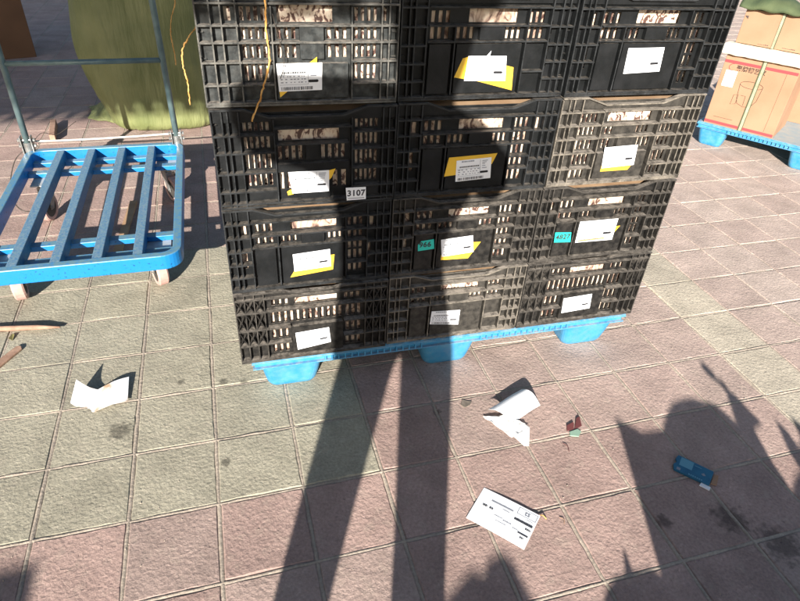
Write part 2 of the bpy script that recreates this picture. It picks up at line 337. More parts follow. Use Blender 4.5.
# ------------------------------------------------------------------ crates
W, H, CW, CH, HP, TH = 0.4023, 0.2310, 0.3985, 0.2310, 0.1308, -0.0186121
STK = Vector((0.08665, 0.33293, 0))
def slots(u0, u1, v0, v1, n, fr=.56):
    st = (u1 - u0) / n; return [(u0 + st * k + st * (1 - fr) / 2, u0 + st * k + st * (1 + fr) / 2, v0, v1) for k in range(n)]
def grid(rows, groups):
    out = []
    for (v0, v1) in rows:
        for (u0, u1, n) in groups: out += slots(u0, u1, v0, v1, n)
    return out
def spec(t):
    """holes, vertical ribs (u,v0,v1), horizontal ribs (v,u0,u1), raised panels (u0,u1,v0,v1)"""
    Vr = []; Hr = []; P = []
    if t == 'A4':
        Hh = grid([(.19, .30)], [(.20, .335, 4), (.765, .895, 4)]) + grid([(.345, .445), (.475, .60)], [(.20, .335, 4), (.37, .48, 3), (.62, .74, 3), (.765, .895, 4)])
        Hh += grid([(.635, .79)], [(.20, .335, 4), (.765, .895, 4)]) + [(.385, .66, .175, .31)] + [(.135, .165, .19, .30), (.915, .94, .19, .30), (.90, .92, .19, .3)][:2]
        for u in (.0, .065, .115, .185, .905, .945): Vr.append((u, .02, 1))
        for u in (.35, .75): Vr.append((u, .16, .97))
        for v in (.155, .325, .46, .62, .81, .965): Hr.append((v, 0, .20)); Hr.append((v, .895, 1))
        for v in (.155, .325, .46): Hr.append((v, .2, .90))
        for v in (.62, .81): Hr.append((v, .2, .35)); Hr.append((v, .75, .90))
        Hr.append((.965, .2, .9)); P = [(.365, .735, .64, .94), (.49, .61, .34, .60)]
    elif t == 'A3':
        g4 = [(.155, .305, 5), (.765, .905, 5)]
        Hh = grid([(.14, .24), (.27, .41), (.45, .61), (.65, .79)], g4) + [(.345, .68, .225, .345)]
        Hh += grid([(.38, .54)], [(.33, .48, 4), (.57, .72, 4)]) + grid([(.66, .84)], [(.33, .45, 3), (.63, .73, 2)])
        for u in (.0, .055, .085, .14, .92, .955): Vr.append((u, .02, 1))
        for u in (.318, .745): Vr.append((u, .10, .95))
        for v in (.26, .43, .63, .82): Hr.append((v, 0, .32)); Hr.append((v, .745, 1))
        Hr += [(.205, .32, .75), (.36, .33, .73), (.95, 0, 1)]; P = [(.49, .56, .37, .52), (.33, .73, .56, .64), (.45, .62, .66, .93), (.765, .905, .83, .93)]
    elif t in ('P', 'P4', 'Q'):
        rows = [(.215, .315), (.345, .455)]
        Hh = grid(rows, [(.165, .285, 3)]) + grid(rows[1:], [(.315, .425, 3), (.60, .70, 3)]) + [(.385, .665, .195, .315)]
        r2 = rows + ([(.485, .60), (.62, .73), (.76, .90)] if t != 'P4' else [])
        Hh += grid(r2, [(.73, .835, 3)])
        Hh += [(.095, .125, .22, .34), (.085, .115, .52, .74), (.875, .90, .22, .36), (.86, .885, .50, .75)]
        if t == 'P4': Hh = Hh[:-4] + [(.865, .885, .30, .42), (.865, .885, .46, .58), (.865, .885, .62, .72)]
        for u in (.0, .045, .075, .14, .85, .91, .95): Vr.append((u, .02, 1))
        Vr += [(.30, .32, .96), (.715, .17, .96)]
        for v in (.18, .34, .50, .66, .82, .965): Hr.append((v, 0, .15)); Hr.append((v, .85, 1))
        for v in (.175, .33, .468): Hr.append((v, .15, .85))
        Hr += [(.745, .72, .85), (.965, .15, .85)]
        P = [(.32, .70, .49, .94), (.165, .285, .49, .94), (.445, .585, .345, .455)]
        if t == 'Q': Hr += [(.61, .72, .85)]
    elif t == 'D':     # dusty crate with slots almost everywhere
        rows = [(.19, .30), (.33, .44), (.47, .60)]
        Hh = grid(rows[:1], [(.165, .29, 4), (.73, .86, 4)]) + grid(rows[1:2], [(.165, .29, 4), (.32, .42, 3), (.58, .68, 3), (.73, .86, 4)])
        Hh += grid(rows[2:], [(.165, .29, 4), (.32, .42, 3), (.61, .71, 3), (.73, .86, 4)]) + [(.36, .67, .18, .30)]
        Hh += grid([(.635, .78)], [(.165, .29, 4), (.73, .86, 4)]) + grid([(.82, .94)], [(.165, .28, 3), (.74, .86, 4)])
        Hh += [(.085, .115, .20, .33), (.085, .115, .5, .75), (.88, .90, .48, .72)]
        for u in (.0, .05, .08, .14, .87, .92, .955): Vr.append((u, .02, 1))
        Vr += [(.303, .17, .96), (.715, .17, .96)]
        for v in (.17, .315, .46, .62, .80, .965): Hr.append((v, 0, .30)); Hr.append((v, .715, 1))
        for v in (.165, .32, .455): Hr.append((v, .3, .72))
        Hr += [(.965, .3, .715)]; P = [(.33, .69, .64, .94), (.45, .56, .47, .60)]
    else:              # 'X' crate with braced corners
        Hh = grid([(.13, .25)], [(.22, .345, 3), (.70, .82, 3)]) + grid([(.30, .50)], [(.21, .70, 12), (.71, .83, 3)]) + [(.375, .66, .12, .26)]
        Hh += grid([(.55, .72), (.77, .93)], [(.21, .335, 3), (.71, .83, 3)])
        for u in (.0, .18, .845): Vr.append((u, .02, 1))
        for u in (.06, .12, .90, .95): Vr.append((u, .02, .98))
        for v in (.10, .28, .525, .745, .965): Hr.append((v, 0, 1 if v in (.10, .28, .965) else .20))
        for v in (.525, .745): Hr.append((v, .845, 1)); Hr.append((v, .2, .345)); Hr.append((v, .70, .845))
        P = [(.35, .695, .54, .94)]
    return Hh, Vr, Hr, P

def plate(mb, holes, x0, x1, z0, z1, fn, th):
    us = sorted({round(a, 5) for h in holes for a in h[:2]} | {x0, x1}); vs = sorted({round(a, 5) for h in holes for a in h[2:]} | {z0, z1})
    solid = {}
    for a in range(len(us) - 1):
        cu = (us[a] + us[a + 1]) / 2
        for b in range(len(vs) - 1):
            cv = (vs[b] + vs[b + 1]) / 2
            solid[a, b] = not any(h[0] < cu < h[1] and h[2] < cv < h[3] for h in holes)
    for a in range(len(us) - 1):
        for b in range(len(vs) - 1):
            if not solid[a, b]: continue
            A, B, D, E = us[a], us[a + 1], vs[b], vs[b + 1]
            q0 = [fn(A, D, 0), fn(B, D, 0), fn(B, E, 0), fn(A, E, 0)]; q1 = [fn(A, D, th), fn(B, D, th), fn(B, E, th), fn(A, E, th)]
            fs = [(0, 1, 2, 3), (7, 6, 5, 4)]
            if not solid.get((a, b - 1)): fs.append((0, 4, 5, 1))
            if not solid.get((a, b + 1)): fs.append((3, 2, 6, 7))
            if not solid.get((a - 1, b)): fs.append((0, 3, 7, 4))
            if not solid.get((a + 1, b)): fs.append((1, 5, 6, 2))
            mb.add(q0 + q1, fs)

CD = 0.60
def crate_body(t, m, root):
    Hh, Vr, Hr, P = spec(t); mb = MB(); w_, h_ = CW, CH
    hz = [(a * w_, b * w_, h_ * (1 - d), h_ * (1 - c)) for a, b, c, d in Hh]
    plate(mb, hz, .004, w_ - .004, .004, .214, lambda u, v, k: (u, .017 + k, v), .003)
    tt = .0028
    for u, v0, v1 in Vr:
        x = min(max(u * w_, 0), w_ - tt); mb.box(x, x + tt, (.0012 if 0 < u < .96 else .0004), .0175, h_ * (1 - v1) + .0015, h_ * (1 - v0) - .004)
    mb.box(w_ - tt, w_, .0004, .0175, .0015, h_ - .006)
    k = 0
    for v, u0, u1 in Hr:
        z = h_ * (1 - v); k += 1; mb.box(max(u0 * w_, .0006) + .0003 * (k % 5), min(u1 * w_, w_ - .0006) - .0003 * (k % 4), -.0002 - .00025 * (k % 3), .0172, z - .0016, z + .0016)
    for a, b, c, d in P: mb.box(a * w_, b * w_, .0045, .0174, h_ * (1 - d), h_ * (1 - c))
    if t == 'X':
        for ua, ub in ((.003, .06), (.062, .12), (.122, .18), (.85, .90), (.902, .95), (.952, .99)):
            for va, vb in ((.11, .28), (.285, .52), (.53, .74)):
                for s in (0, 1):
                    p, q = (ua * w_, h_ * (1 - (va if s else vb))), (ub * w_, h_ * (1 - (vb if s else va)))
                    d = Vector((q[0] - p[0], q[1] - p[1])).normalized(); n = Vector((-d.y, d.x)) * .0011
                    mb.prism_y([(p[0] - n.x, p[1] - n.y), (q[0] - n.x, q[1] - n.y), (q[0] + n.x, q[1] + n.y), (p[0] + n.x, p[1] + n.y)], .0022 + s * .0009, .0165)
    # rim with the shallow hand dip
    if t in ('A3', 'P', 'D', 'Q', 'P4', 'A4'):
        zt = .2285; zb = .211; a, b, c, d = .17 * w_, .30 * w_, .70 * w_, .83 * w_
    else: zt = .2285; zb = .222; a, b, c, d = .30 * w_, .36 * w_, .64 * w_, .70 * w_
    pts_t = [(0, zt), (a, zt), (b, zb), (c, zb), (d, zt), (w_, zt)]; dn = .0035
    for y0, y1 in ((-.0022, .0075),):
        for (x0, z0), (x1, z1) in zip(pts_t[:-1], pts_t[1:]):
            mb.hexa([(x0, y0, z0 - dn), (x1, y0, z1 - dn), (x1, y1, z1 - dn), (x0, y1, z0 - dn), (x0, y0, z0), (x1, y0, z1), (x1, y1, z1), (x0, y1, z0)])
    for (x0, z0), (x1, z1) in zip(pts_t[:-1], pts_t[1:]):
        mb.hexa([(x0, .0079, .198), (x1, .0079, .198), (x1, .0119, .198), (x0, .0119, .198), (x0, .0079, z0 - .0006), (x1, .0079, z1 - .0006), (x1, .0119, z1 - .0006), (x0, .0119, z0 - .0006)])
    # foot lip
    mb.box(.001, w_ - .001, .0006, .012, .0008, .0052)
    # side walls, back, floor
    rows = [(.05, .085), (.10, .135), (.15, .185)]
    sh = [(a_, a_ + .012, z0, z1) for z0, z1 in rows for a_ in [.06 + .026 * k for k in range(19)]]
    for xs, sg in ((.0125, -1), (w_ - .0125, 1)):
        plate(mb, sh, .0205, CD - .012, .004, .2275, lambda u, v, k, xs=xs, sg=sg: (xs - sg * k, u, v), .003)
        for k in range(9):
            y = .03 + k * (CD - .06) / 8; x0, x1 = (0.0, .0125) if sg < 0 else (w_ - .0125, w_)
            mb.box(x0 + .0008, x1 - .0008, y - .0013, y + .0013, .006, .225)
        for z in (.0075, .045, .093, .142, .192, .2270):
            x0, x1 = (0.0, .0127) if sg < 0 else (w_ - .0127, w_)
            mb.box(x0 + .0002, x1 - .0002, .013, CD - .002, z - .0012, z + .0012)
    bh = [(a_, a_ + .012, z0, z1) for z0, z1 in rows for a_ in [.05 + .026 * k for k in range(12)]]
    plate(mb, bh, .0162, w_ - .0162, .006, .227, lambda u, v, k: (u, CD - .012 - k, v), .003)
    for k in range(7): x = .02 + k * (w_ - .04) / 6; mb.box(x - .0013, x + .0013, CD - .0115, CD - .0005, .006, .225)
    for z in (.008, .045, .093, .142, .192, .2265): mb.box(.003, w_ - .003, CD - .0118, CD - .0001, z - .0012, z + .0012)
    mb.box(.0165, w_ - .0165, .0165, CD - .0165, .006, .0095)
    b = mb.build('crate_body', m, root, fix=False)
    return b

def quad_print(root_lab, quad, y, seed, table=True, faint=False):
    """printed marks of a parcel label between its four corners (TL,TR,BR,BL) in crate x,z"""
    r = random.Random(seed); TL, TR, BR, BL = [Vector(p) for p in quad]
    def P(a, b): return TL.lerp(TR, a).lerp(BL.lerp(BR, a), b)
    mb = MB()
    def bar(a0, a1, b0, b1, mi):
        p = [P(a0, b1), P(a1, b1), P(a1, b0), P(a0, b0)]
        mb.prism_y([(q.x, q.y) for q in p], y - .0004, y - .0001, mi)
    dk = 1
    a = .06
    while a < .78:
        wd = r.choice((.008, .012, .018)); bar(a, a + wd, .84, .96, dk if not faint else 0); a += wd + r.choice((.008, .012, .02))
    a = .70
    bar(a, .90, .60, .70, 1); bar(a - .015, .915, .615, .685, 1)
    if not faint:
        for b, n0, n1 in ((.05, .15, .5), (.30, .10, .62)):
            a = n0
            while a < n1: wd = r.uniform(.015, .04); bar(a, a + wd, b, b + .06, 1 if b > .2 else 0); a += wd + .012
        for b in (.45, .55, .66):
            a = .06
            while a < .62: wd = r.uniform(.02, .06); bar(a, a + wd, b, b + .035, 0); a += wd + r.uniform(.02, .09)
        for b in (.10, .17, .24, .34, .44):
            bar(.74, .74 + r.uniform(.08, .2), b, b + .03, 0)
        if table:
            bar(.03, .68, .42, .428, 0); bar(.03, .68, .76, .768, 0); bar(.68, .688, .05, .76, 0)
    else:
        for b in (.86, .2):
            a = .1
            while a < .6: wd = r.uniform(.02, .04); bar(a, a + wd, b, b + .05, 0); a += wd + .02
    mb.build('printing', [M['greyink'], M['ink']], root_lab)

def sheet(name, pts, y, m, parent, th=.0006, curl=0):
    pts = list(pts)
    ar = sum(pts[i][0] * pts[(i + 1) % len(pts)][1] - pts[(i + 1) % len(pts)][0] * pts[i][1] for i in range(len(pts)))
    if ar < 0: pts = pts[::-1]
    return MB().prism_y(pts, y - th, y, ).build(name, m, parent)

LAB = {
'A4': [(0.1475, 0.0845), (0.2402, 0.0858), (0.2389, 0.0307), (0.1499, 0.0289)],
'A3': [(0.155, 0.0837), (0.2472, 0.0835), (0.2462, 0.0315), (0.1622, 0.0313)],
'A2': [(0.1557, 0.0968), (0.248, 0.1026), (0.2502, 0.052), (0.1576, 0.0468)],
'A1': [(0.1496, 0.0853), (0.2401, 0.0916), (0.2448, 0.0398), (0.1535, 0.0262)],
'B4': [(0.1579, 0.0937), (0.2482, 0.0925), (0.2537, 0.0387), (0.154, 0.041)],
'B3': [(0.154, 0.0862), (0.2434, 0.0905), (0.2481, 0.0362), (0.1568, 0.0317)],
'B2': [(0.1373, 0.0998), (0.2254, 0.1047), (0.2336, 0.0532), (0.1438, 0.0472)],
'B1': [(0.1302, 0.0992), (0.2165, 0.0926), (0.2159, 0.0403), (0.1281, 0.0536)],
'C4': [(0.1435, 0.1075), (0.2391, 0.1088), (0.2434, 0.0545), (0.1466, 0.0505)],
'C3': [(0.149, 0.099), (0.2449, 0.1019), (0.2494, 0.0465), (0.155, 0.0427)],
'C2': [(0.1351, 0.1202), (0.2538, 0.1216), (0.2526, 0.0517), (0.1356, 0.0532)],
'C1': [(0.1442, 0.0905), (0.2387, 0.0953), (0.2443, 0.041), (0.149, 0.0353)]}
TAPE = {
'A4': [[(0.2303, 0.0968), (0.2297, 0.0773), (0.1511, 0.0166), (0.1505, 0.0391)]],
'A3': [[(0.2414, 0.0814), (0.2621, 0.0862), (0.2526, 0.0648), (0.2408, 0.0532)], [(.150, .036), (.158, .041), (.166, .036), (.164, .029), (.152, .027)]],
'A2': [[(0.235, 0.0835), (0.2593, 0.0857), (0.2549, 0.0415), (0.1467, 0.0301), (0.1582, 0.0497), (0.235, 0.0573)]],
'B4': [[(0.1458, 0.0887), (0.159, 0.092), (0.2492, 0.0724), (0.2693, 0.0678), (0.2734, 0.0171), (0.1874, 0.0391), (0.1297, 0.049)]],
'B3': [[(0.1344, 0.0948), (0.2576, 0.0997), (0.2473, 0.0731), (0.1607, 0.0498), (0.1261, 0.0468)]],
'B2': [[(0.2282, 0.0832), (0.251, 0.0824), (0.2203, 0.0342), (0.1420, 0.0369), (0.1420, 0.0518)]],
'C3': [[(0.1539, 0.050), (0.2469, 0.0524), (0.2349, 0.0333), (0.1538, 0.0333)]],
'C2': [[(0.2468, 0.0929), (0.2672, 0.0952), (0.2504, 0.0701), (.2400, .0690), (.2400, .0900)]]}
CR = {  # type, material, crate label
'A4': ('A4', 'crate_old', 'scuffed grey black crate at top left with orange twine hanging across it'),
'A3': ('A3', 'crate_clean', 'black crate with a white 3107 sticker, second from top in left column'),
'A2': ('P', 'crate_clean', 'black crate below the 3107 one, tilted white label over yellow tape'),
'A1': ('X', 'crate_grimy', 'bottom left black crate with cross braced corners and a bare white label'),
'B4': ('P4', 'crate_clean', 'top middle black crate, torn white label on a wide yellow tape patch'),
'B3': ('Q', 'crate_clean', 'middle column crate second from top, printed label on slanted yellow tape'),
'B2': ('Q', 'crate_grimy', 'middle column crate with a cut corner teal sticker reading 966'),
'B1': ('P4', 'crate_dusty', 'bottom middle dusty black crate with a small printed label low down'),
'C4': ('P', 'crate_clean', 'top right black crate with a plain white label and no yellow tape'),
'C3': ('D', 'crate_dusty', 'dustiest crate, tan dust on every rib, between top right crate and the 4827 one'),
'C2': ('P', 'crate_grimy', 'right column black crate with a teal 4827 sticker'),
'C1': ('X', 'crate_grimy', 'bottom right black crate standing over the right foot of the blue pallet')}
ids = {'A4': 'scuffed top left crate', 'A3': 'left column crate with the white sticker', 'A2': 'crate just below the 3107 one', 'A1': 'cross braced bottom left crate',
       'B4': 'top middle crate', 'B3': 'middle column crate second from top', 'B2': 'middle column crate with the teal sticker', 'B1': 'bottom middle crate',
       'C4': 'top right crate', 'C3': 'dustiest crate of the right column', 'C2': 'right column crate with the teal sticker', 'C1': 'bottom right crate'}
offs = {'A4': (-.001, .004), 'A3': (.0015, .000), 'A2': (0, .002), 'A1': (0, -.002), 'B4': (-.001, .006), 'B3': (.001, .003), 'B2': (0, .004), 'B1': (.001, .004), 'C4': (0, .001), 'C3': (.002, .002), 'C2': (-.001, .002), 'C1': (0, .001)}
ca, sa = math.cos(TH), math.sin(TH)
for key, (t, mk, lab) in CR.items():
    col = 'ABC'.index(key[0]); lay = int(key[1]) - 1; dx, dy = offs[key]
    u = col * W + .002 + dx; loc = (STK.x + ca * u - sa * dy, STK.y + sa * u + ca * dy, HP + lay * H + .0004)
    rz = TH + random.Random(key).uniform(-.009, .007)
    root = thing('plastic_crate', lab, 'crate', loc, rz, 'black plastic crates stacked on the blue pallet')
    crate_body(t, M[mk], root)
    yl = .0045 if t != 'A3' else .0040
    for tp in TAPE.get(key, []): sheet('yellow_tape', [(a - .002, b) for a, b in tp], yl - .0002, M['tape'], root, .0005)
    q = [(a - .002, b) for a, b in LAB[key]]
    lb = sheet('shipping_label', q, yl - .0009, M['paper'], root, .0006)
    quad_print(lb, q, yl - .0015, key, faint=key in ('C4', 'C3', 'C2', 'C1', 'A1', 'B4'))
    if key == 'B4': sheet('torn_flap', [(.198, .0925), (.206, .0932), (.208, .104)], yl - .0012, M['paper'], lb, .0004)
    if key == 'C2': sheet('yellow_stripe', [(.140, .056), (.222, .058), (.222, .062), (.140, .060)], yl - .0016, M['tape'], lb, .0003)
    nm = {'A3': ([(0.2827, 0.0391), (0.3302, 0.0385), (0.3308, 0.0075), (0.285, 0.0068)], '3107', 'paper', .0205),
          'B2': ([(0.0731, 0.0898), (0.0817, 0.1008), (0.1152, 0.1035), (0.1192, 0.0745), (0.0744, 0.0716)], '966', 'teal', .021),
          'C2': ([(0.0641, 0.0916), (0.1138, 0.0878), (0.1184, 0.0562), (0.067, 0.06)], '4827', 'teal', .021)}.get(key)
    if nm:
        st = sheet('number_sticker', nm[0], .0042 if key != 'A3' else -.0012, M[nm[2]], root, .0006)
        cx = sum(p[0] for p in nm[0]) / len(nm[0]); cz = sum(p[1] for p in nm[0]) / len(nm[0]); yy = (.0042 if key != 'A3' else -.0012) - .0008
        adv = nm[3] * .53
        for q_, ch_ in enumerate(nm[1]): text_obj(ch_, nm[3], 'digit', M['ink'], st, (cx + (q_ - (len(nm[1]) - 1) / 2) * adv, yy, cz + .001), (1, 0, .02), (0, 0, 1), .0002, .0006)
        if key == 'A3': MB().box(.288, .327, yy - .0002, yy + .0001, cz - .012, cz - .0108).build('underline', M['ink'], st)
    # packed produce inside
    pr = thing('packed_produce', 'cream produce seen through the slots of the ' + ids[key], 'produce', (loc[0], loc[1], loc[2] + .0105), rz, 'cream produce packed in the black crates')
    mb = MB(); nx, ny, nz = 30, 20, 14; X0, X1, Y0, Y1, Z1 = .019, CW - .019, .022 + .004 * random.Random(key + 'f').random(), CD - .03, (.183 if t != 'X' else .19) - .008 * random.Random(key).random()
    sd_ = random.Random(key + 'p').uniform(0, 90)
    idx = {}
    def pt(i, j, k):
        if (i, j, k) in idx: return idx[i, j, k]
        x = X0 + (X1 - X0) * i / nx; y = Y0 + (Y1 - Y0) * j / ny; z = Z1 * k / nz
        n = noise.fractal(Vector((x * 30 + sd_, y * 30, z * 30)), .8, 2, 4); sx = .004 * n
        if j == 0: y += .006 + .007 * n
        if j == ny: y -= .003 + .004 * n
        if k == nz: z += .006 * n
        if i == 0: x += .002 + .003 * abs(n)
        if i == nx: x -= .002 + .003 * abs(n)
        idx[i, j, k] = len(mb.v); mb.v.append((x, y, z)); return idx[i, j, k]
    for a in range(nx):
        for c in range(nz):
            for j in (0, ny): mb.f.append((pt(a, j, c), pt(a + 1, j, c), pt(a + 1, j, c + 1), pt(a, j, c + 1)))
        for b in range(ny):
            for k in (0, nz): mb.f.append((pt(a, b, k), pt(a + 1, b, k), pt(a + 1, b + 1, k), pt(a, b + 1, k)))
    for b in range(ny):
        for c in range(nz):
            for i in (0, nx): mb.f.append((pt(i, b, c), pt(i, b + 1, c), pt(i, b + 1, c + 1), pt(i, b, c + 1)))
    mb.mi = [0] * len(mb.f); mb.build('produce', PROD[(col * 3 + lay * 2 + (lay > 1)) % 4], pr, smooth=True)
    cv = MB(); n_ = 14; cz = .1995
    for k in range(n_):
        xa, xb = .02 + (CW - .04) * k / n_, .02 + (CW - .04) * (k + 1) / n_
        f = lambda x: cz - .0015 + .003 * noise.noise(Vector((x * 12 + sd_, 0, 0)))
        za, zb = f(xa), f(xb)
        cv.hexa([(xa, .0205, za), (xb, .0205, zb), (xb, CD - .03, zb), (xa, CD - .03, za), (xa, .0205, za + .003), (xb, .0205, zb + .003), (xb, CD - .03, zb + .003), (xa, CD - .03, za + .003)])
    cv.build('cover_sheet', M['cardboard_old'], pr)

# ------------------------------------------------------------------ blue pallets
def pallet(label, loc, rz, w_, dp, h_, feet_x, foot_w):
    root = thing('plastic_pallet', label, 'pallet', loc, rz, 'blue plastic pallets')
    d = MB()
    d.box(0, w_, 0, dp, h_ - .008, h_ - .0045)
    # top lattice
    k = 0
    for i in range(25):
        x = .006 + (w_ - .012) * i / 24; d.box(x - .006, x + .006, .002, dp - .002, h_ - .0046, h_ - .0008)
    for i in range(15):
        y = .012 + (dp - .024) * i / 14; d.box(.002, w_ - .002, y - .008, y + .008, h_ - .0047, h_ - .0003)
    # rim walls with ribs
    ew = .030
    for y0, y1 in ((.0095, .0125), (dp - .0125, dp - .0095)): d.box(.006, w_ - .006, y0, y1, h_ - ew, h_ - .0079)
    for x0, x1 in ((.006, .009), (w_ - .009, w_ - .006)): d.box(x0, x1, .009, dp - .009, h_ - ew, h_ - .0079)
    d.box(-.001, w_ + .001, dp - .0062, dp + .001, h_ - .0125, h_ - .0085)
    d.box(.001, w_ - .001, .0005, .0155, h_ - ew - .003, h_ - ew); d.box(-.0012, w_ + .0012, -.0012, .0162, h_ - .0128, h_ - .0083)
    for (a, b) in zip([f + foot_w for f in feet_x[:-1]], feet_x[1:]):
        n = 15
        for i in range(n + 1):
            x = a + .02 + (b - a - .04) * i / n
            for ya, yb in ((.0008, .0152), (dp - .0152, dp - .0008)): d.box(x - .0022, x + .0022, ya, yb, h_ - ew, h_ - .0129)
    d.build('deck', [M['blue_plastic']], root, bevel=.0008)
    if dp > .5:
        pass
    for fy in (0.010, dp / 2 - .065, dp - .140):
        for fx in feet_x:
            f = MB(); tp = .026; zt = h_ - ew + .004; fw, fd = foot_w, .13
            n = 5; rings = []
            for z, ins in ((zt, 0), (.045, .013), (.012, .022), (.0015, .028), (.0008, .034)):
                ring = []; x0, x1, y0, y1 = fx - .015 + ins * .75, fx + fw + .015 - ins * .75, fy + ins * .8, fy + fd - ins * .8; r = .026
                for cx, cy, a0 in ((x1 - r, y1 - r, 0), (x0 + r, y1 - r, 90), (x0 + r, y0 + r, 180), (x1 - r, y0 + r, 270)):
                    for q in range(n + 1): a = R_(a0 + 90 * q / n); ring.append((cx + r * math.cos(a), cy + r * math.sin(a), z))
                rings.append(ring)
            m_ = len(rings[0]); vs = [v for r_ in rings for v in r_]; fs = []
            for a in range(len(rings) - 1):
                for b in range(m_): fs.append((a * m_ + b, a * m_ + (b + 1) % m_, (a + 1) * m_ + (b + 1) % m_, (a + 1) * m_ + b))
            fs += [tuple(range(m_)), tuple((len(rings) - 1) * m_ + b for b in range(m_ - 1, -1, -1))]
            f.add(vs, fs).build('foot', M['blue_plastic'], root, bevel=0)
    return root
px, py = STK.x + .030 * ca - .030 * sa * 1, STK.y + .030
p1 = pallet('blue plastic pallet under the stacked black crates', (STK.x + ca * .028, STK.y + sa * .028 + .006, 0), TH, 1.165, 1.0, .130, [.035, .506, .982], .147)
P2 = Vector((2.802, 1.908, 0)); A2 = math.atan2(1.457 - 1.908, 3.108 - 2.802)
p2 = pallet('blue plastic pallet holding cardboard cartons at the right edge', P2, A2, 1.165, 1.0, .130, [.025, .52, .985], .13)
ds = MB().box(.012, 1.153, .012, .988, .1298, .1304).build('deck_sheet', M['blue_worn'], p2)
e2 = Vector((math.cos(A2), math.sin(A2), 0)); n2 = Vector((-math.sin(A2), math.cos(A2), 0))

# ------------------------------------------------------------------ cartons on the second pallet
def carton(name, label, loc, rz, w_, d_, h_, m, group='cartons on the right hand pallet'):
    root = thing(name, label, 'box', loc, rz, group); b = MB()
    b.box(0, w_, 0, d_, 0, h_ - .004); b.build('box_body', m, root, bevel=.002)
    f = MB(); f.box(.001, w_ - .001, .001, d_ / 2 - .001, h_ - .0039, h_); f.box(.001, w_ - .001, d_ / 2 + .001, d_ - .001, h_ - .0039, h_); f.build('flap', m, root)
    return root
c1loc = P2 + e2 * .028 + n2 * .012; c1loc.z = .1308
c1 = carton('cardboard_carton', 'lower kraft carton with red bands and a line drawing, on the pallet edge', c1loc, A2, .372, .32, .375, M['cardboard'])
body = c1.children[0]
for z0 in (.337, .006): MB().box(.002, .370, -.0008, -.0004, z0, z0 + .015).build('red_band', M['red'], body)
MB().box(.024, .083, -.0012, -.0004, .215, .300).build('paper_label', M['paper'], body)
text_obj('聚牌铜艺家', .030, 'lettering', M['brownink'], body, (.145, -.0006, .317), (1, 0, 0), (0, 0, 1), .0002, .0006)
arc = MB(); arc.tube([(.058 + .026 * math.cos(a), -.0005, .318 + .019 * math.sin(a)) for a in [R_(x) for x in range(95, 271, 12)]], .0014, 6); arc.build('logo_arc', M['red'], body)
dr = MB()
def ell(cx, cz, rx, rz_, a0, a1, n=28): return [(cx + rx * math.cos(R_(a0 + (a1 - a0) * k / n)), -.0004, cz + rz_ * math.sin(R_(a0 + (a1 - a0) * k / n))) for k in range(n + 1)]
dr.tube(ell(.175, .245, .058, .018, 0, 360), .0011, 5); dr.tube([(.117, -.0004, .243), (.124, -.0004, .17), (.135, -.0004, .14)], .0011, 5)
dr.tube([(.233, -.0004, .243), (.226, -.0004, .17), (.205, -.0004, .135), (.17, -.0004, .128), (.135, -.0004, .14)], .0011, 5)
dr.tube([(.105, -.0004, .18), (.128, -.0004, .187), (.128, -.0004, .135), (.103, -.0004, .128), (.105, -.0004, .18)], .001, 5)
dr.tube([(.14, -.0004, .185), (.165, -.0004, .185), (.168, -.0004, .135)], .001, 5)
dr.tube([(.04 + .005 * k, -.0004, .045 + .0006 * (k % 2)) for k in range(22)], .0009, 4); dr.tube([(.318, -.0004, .34), (.318, -.0004, .025)], .0006, 4)
dr.build('line_drawing', M['brownink'], body)
stp = MB(); stp.box(.193, .207, -.0035, -.0012, .0, .3765); stp.box(.193, .207, -.0035, .32, .3765, .379); stp.box(.187, .1925, -.0025, -.0010, .0, .376, 1); stp.box(.2075, .2105, -.0025, -.0010, .0, .376, 1)
stp.build('packing_strap', [M['strap'], M['strap_edge']], c1)
# foam strip between the two cartons
fo = MB(); pts = []
for k in range(41):
    x = -.022 + .62 * k / 40; pts.append((x, .505 + .004 * noise.noise(Vector((x * 25, 1, 0))), .562 + .003 * noise.noise(Vector((x * 20, 5, 0)))))
for a, b in zip(pts[:-1], pts[1:]): fo.hexa([(a[0], -.020, a[1]), (b[0], -.020, b[1]), (b[0], .06, b[1]), (a[0], .06, a[1]), (a[0], -.020, a[2]), (b[0], -.020, b[2]), (b[0], .06, b[2]), (a[0], .06, a[2])])
f1 = fo.build('foam_strip', M['foam'], smooth=False); f1.location = (P2.x + e2.x * .02, P2.y + e2.y * .02, 0.006); f1.rotation_euler = (0, 0, A2)
f1.modifiers.new('weld', 'WELD'); bv = f1.modifiers.new('bevel', 'BEVEL'); bv.width = .012; bv.segments = 3; bv.limit_method = 'ANGLE'; bv.angle_limit = R_(60)
tag(f1, 'long cream foam strip lying between the lower and upper kraft cartons', 'packing foam')
fv = MB().box(.40, .428, -.024, .05, .572, .72).build('foam_strip', M['foam'], bevel=.008); fv.location = (P2.x + e2.x * .02, P2.y + e2.y * .02, 0); fv.rotation_euler = (0, 0, A2)
tag(fv, 'short upright cream foam strip at the right edge of the upper carton', 'packing foam')
c2loc = P2 + e2 * .045 + n2 * .018; c2loc.z = .572
c2 = carton('cardboard_carton', 'upper kraft carton under the green cloth, resting on the cream foam strip', c2loc, A2, .37, .31, .165, M['cardboard'])
b2_ = c2.children[0]
mk = MB(); rr = random.Random(4)
for k in range(9): x = .11 + k * .006; mk.box(x, x + .003, -.0008, -.0004, .008, .008 + rr.uniform(.002, .006))
for k in range(9): x = .23 + k * .007; mk.box(x, x + .004, -.0008, -.0004, .010, .010 + rr.uniform(.002, .005))
for k in range(5): mk.box(.335, .343, -.0008, -.0004, .08 + k * .014, .088 + k * .014)
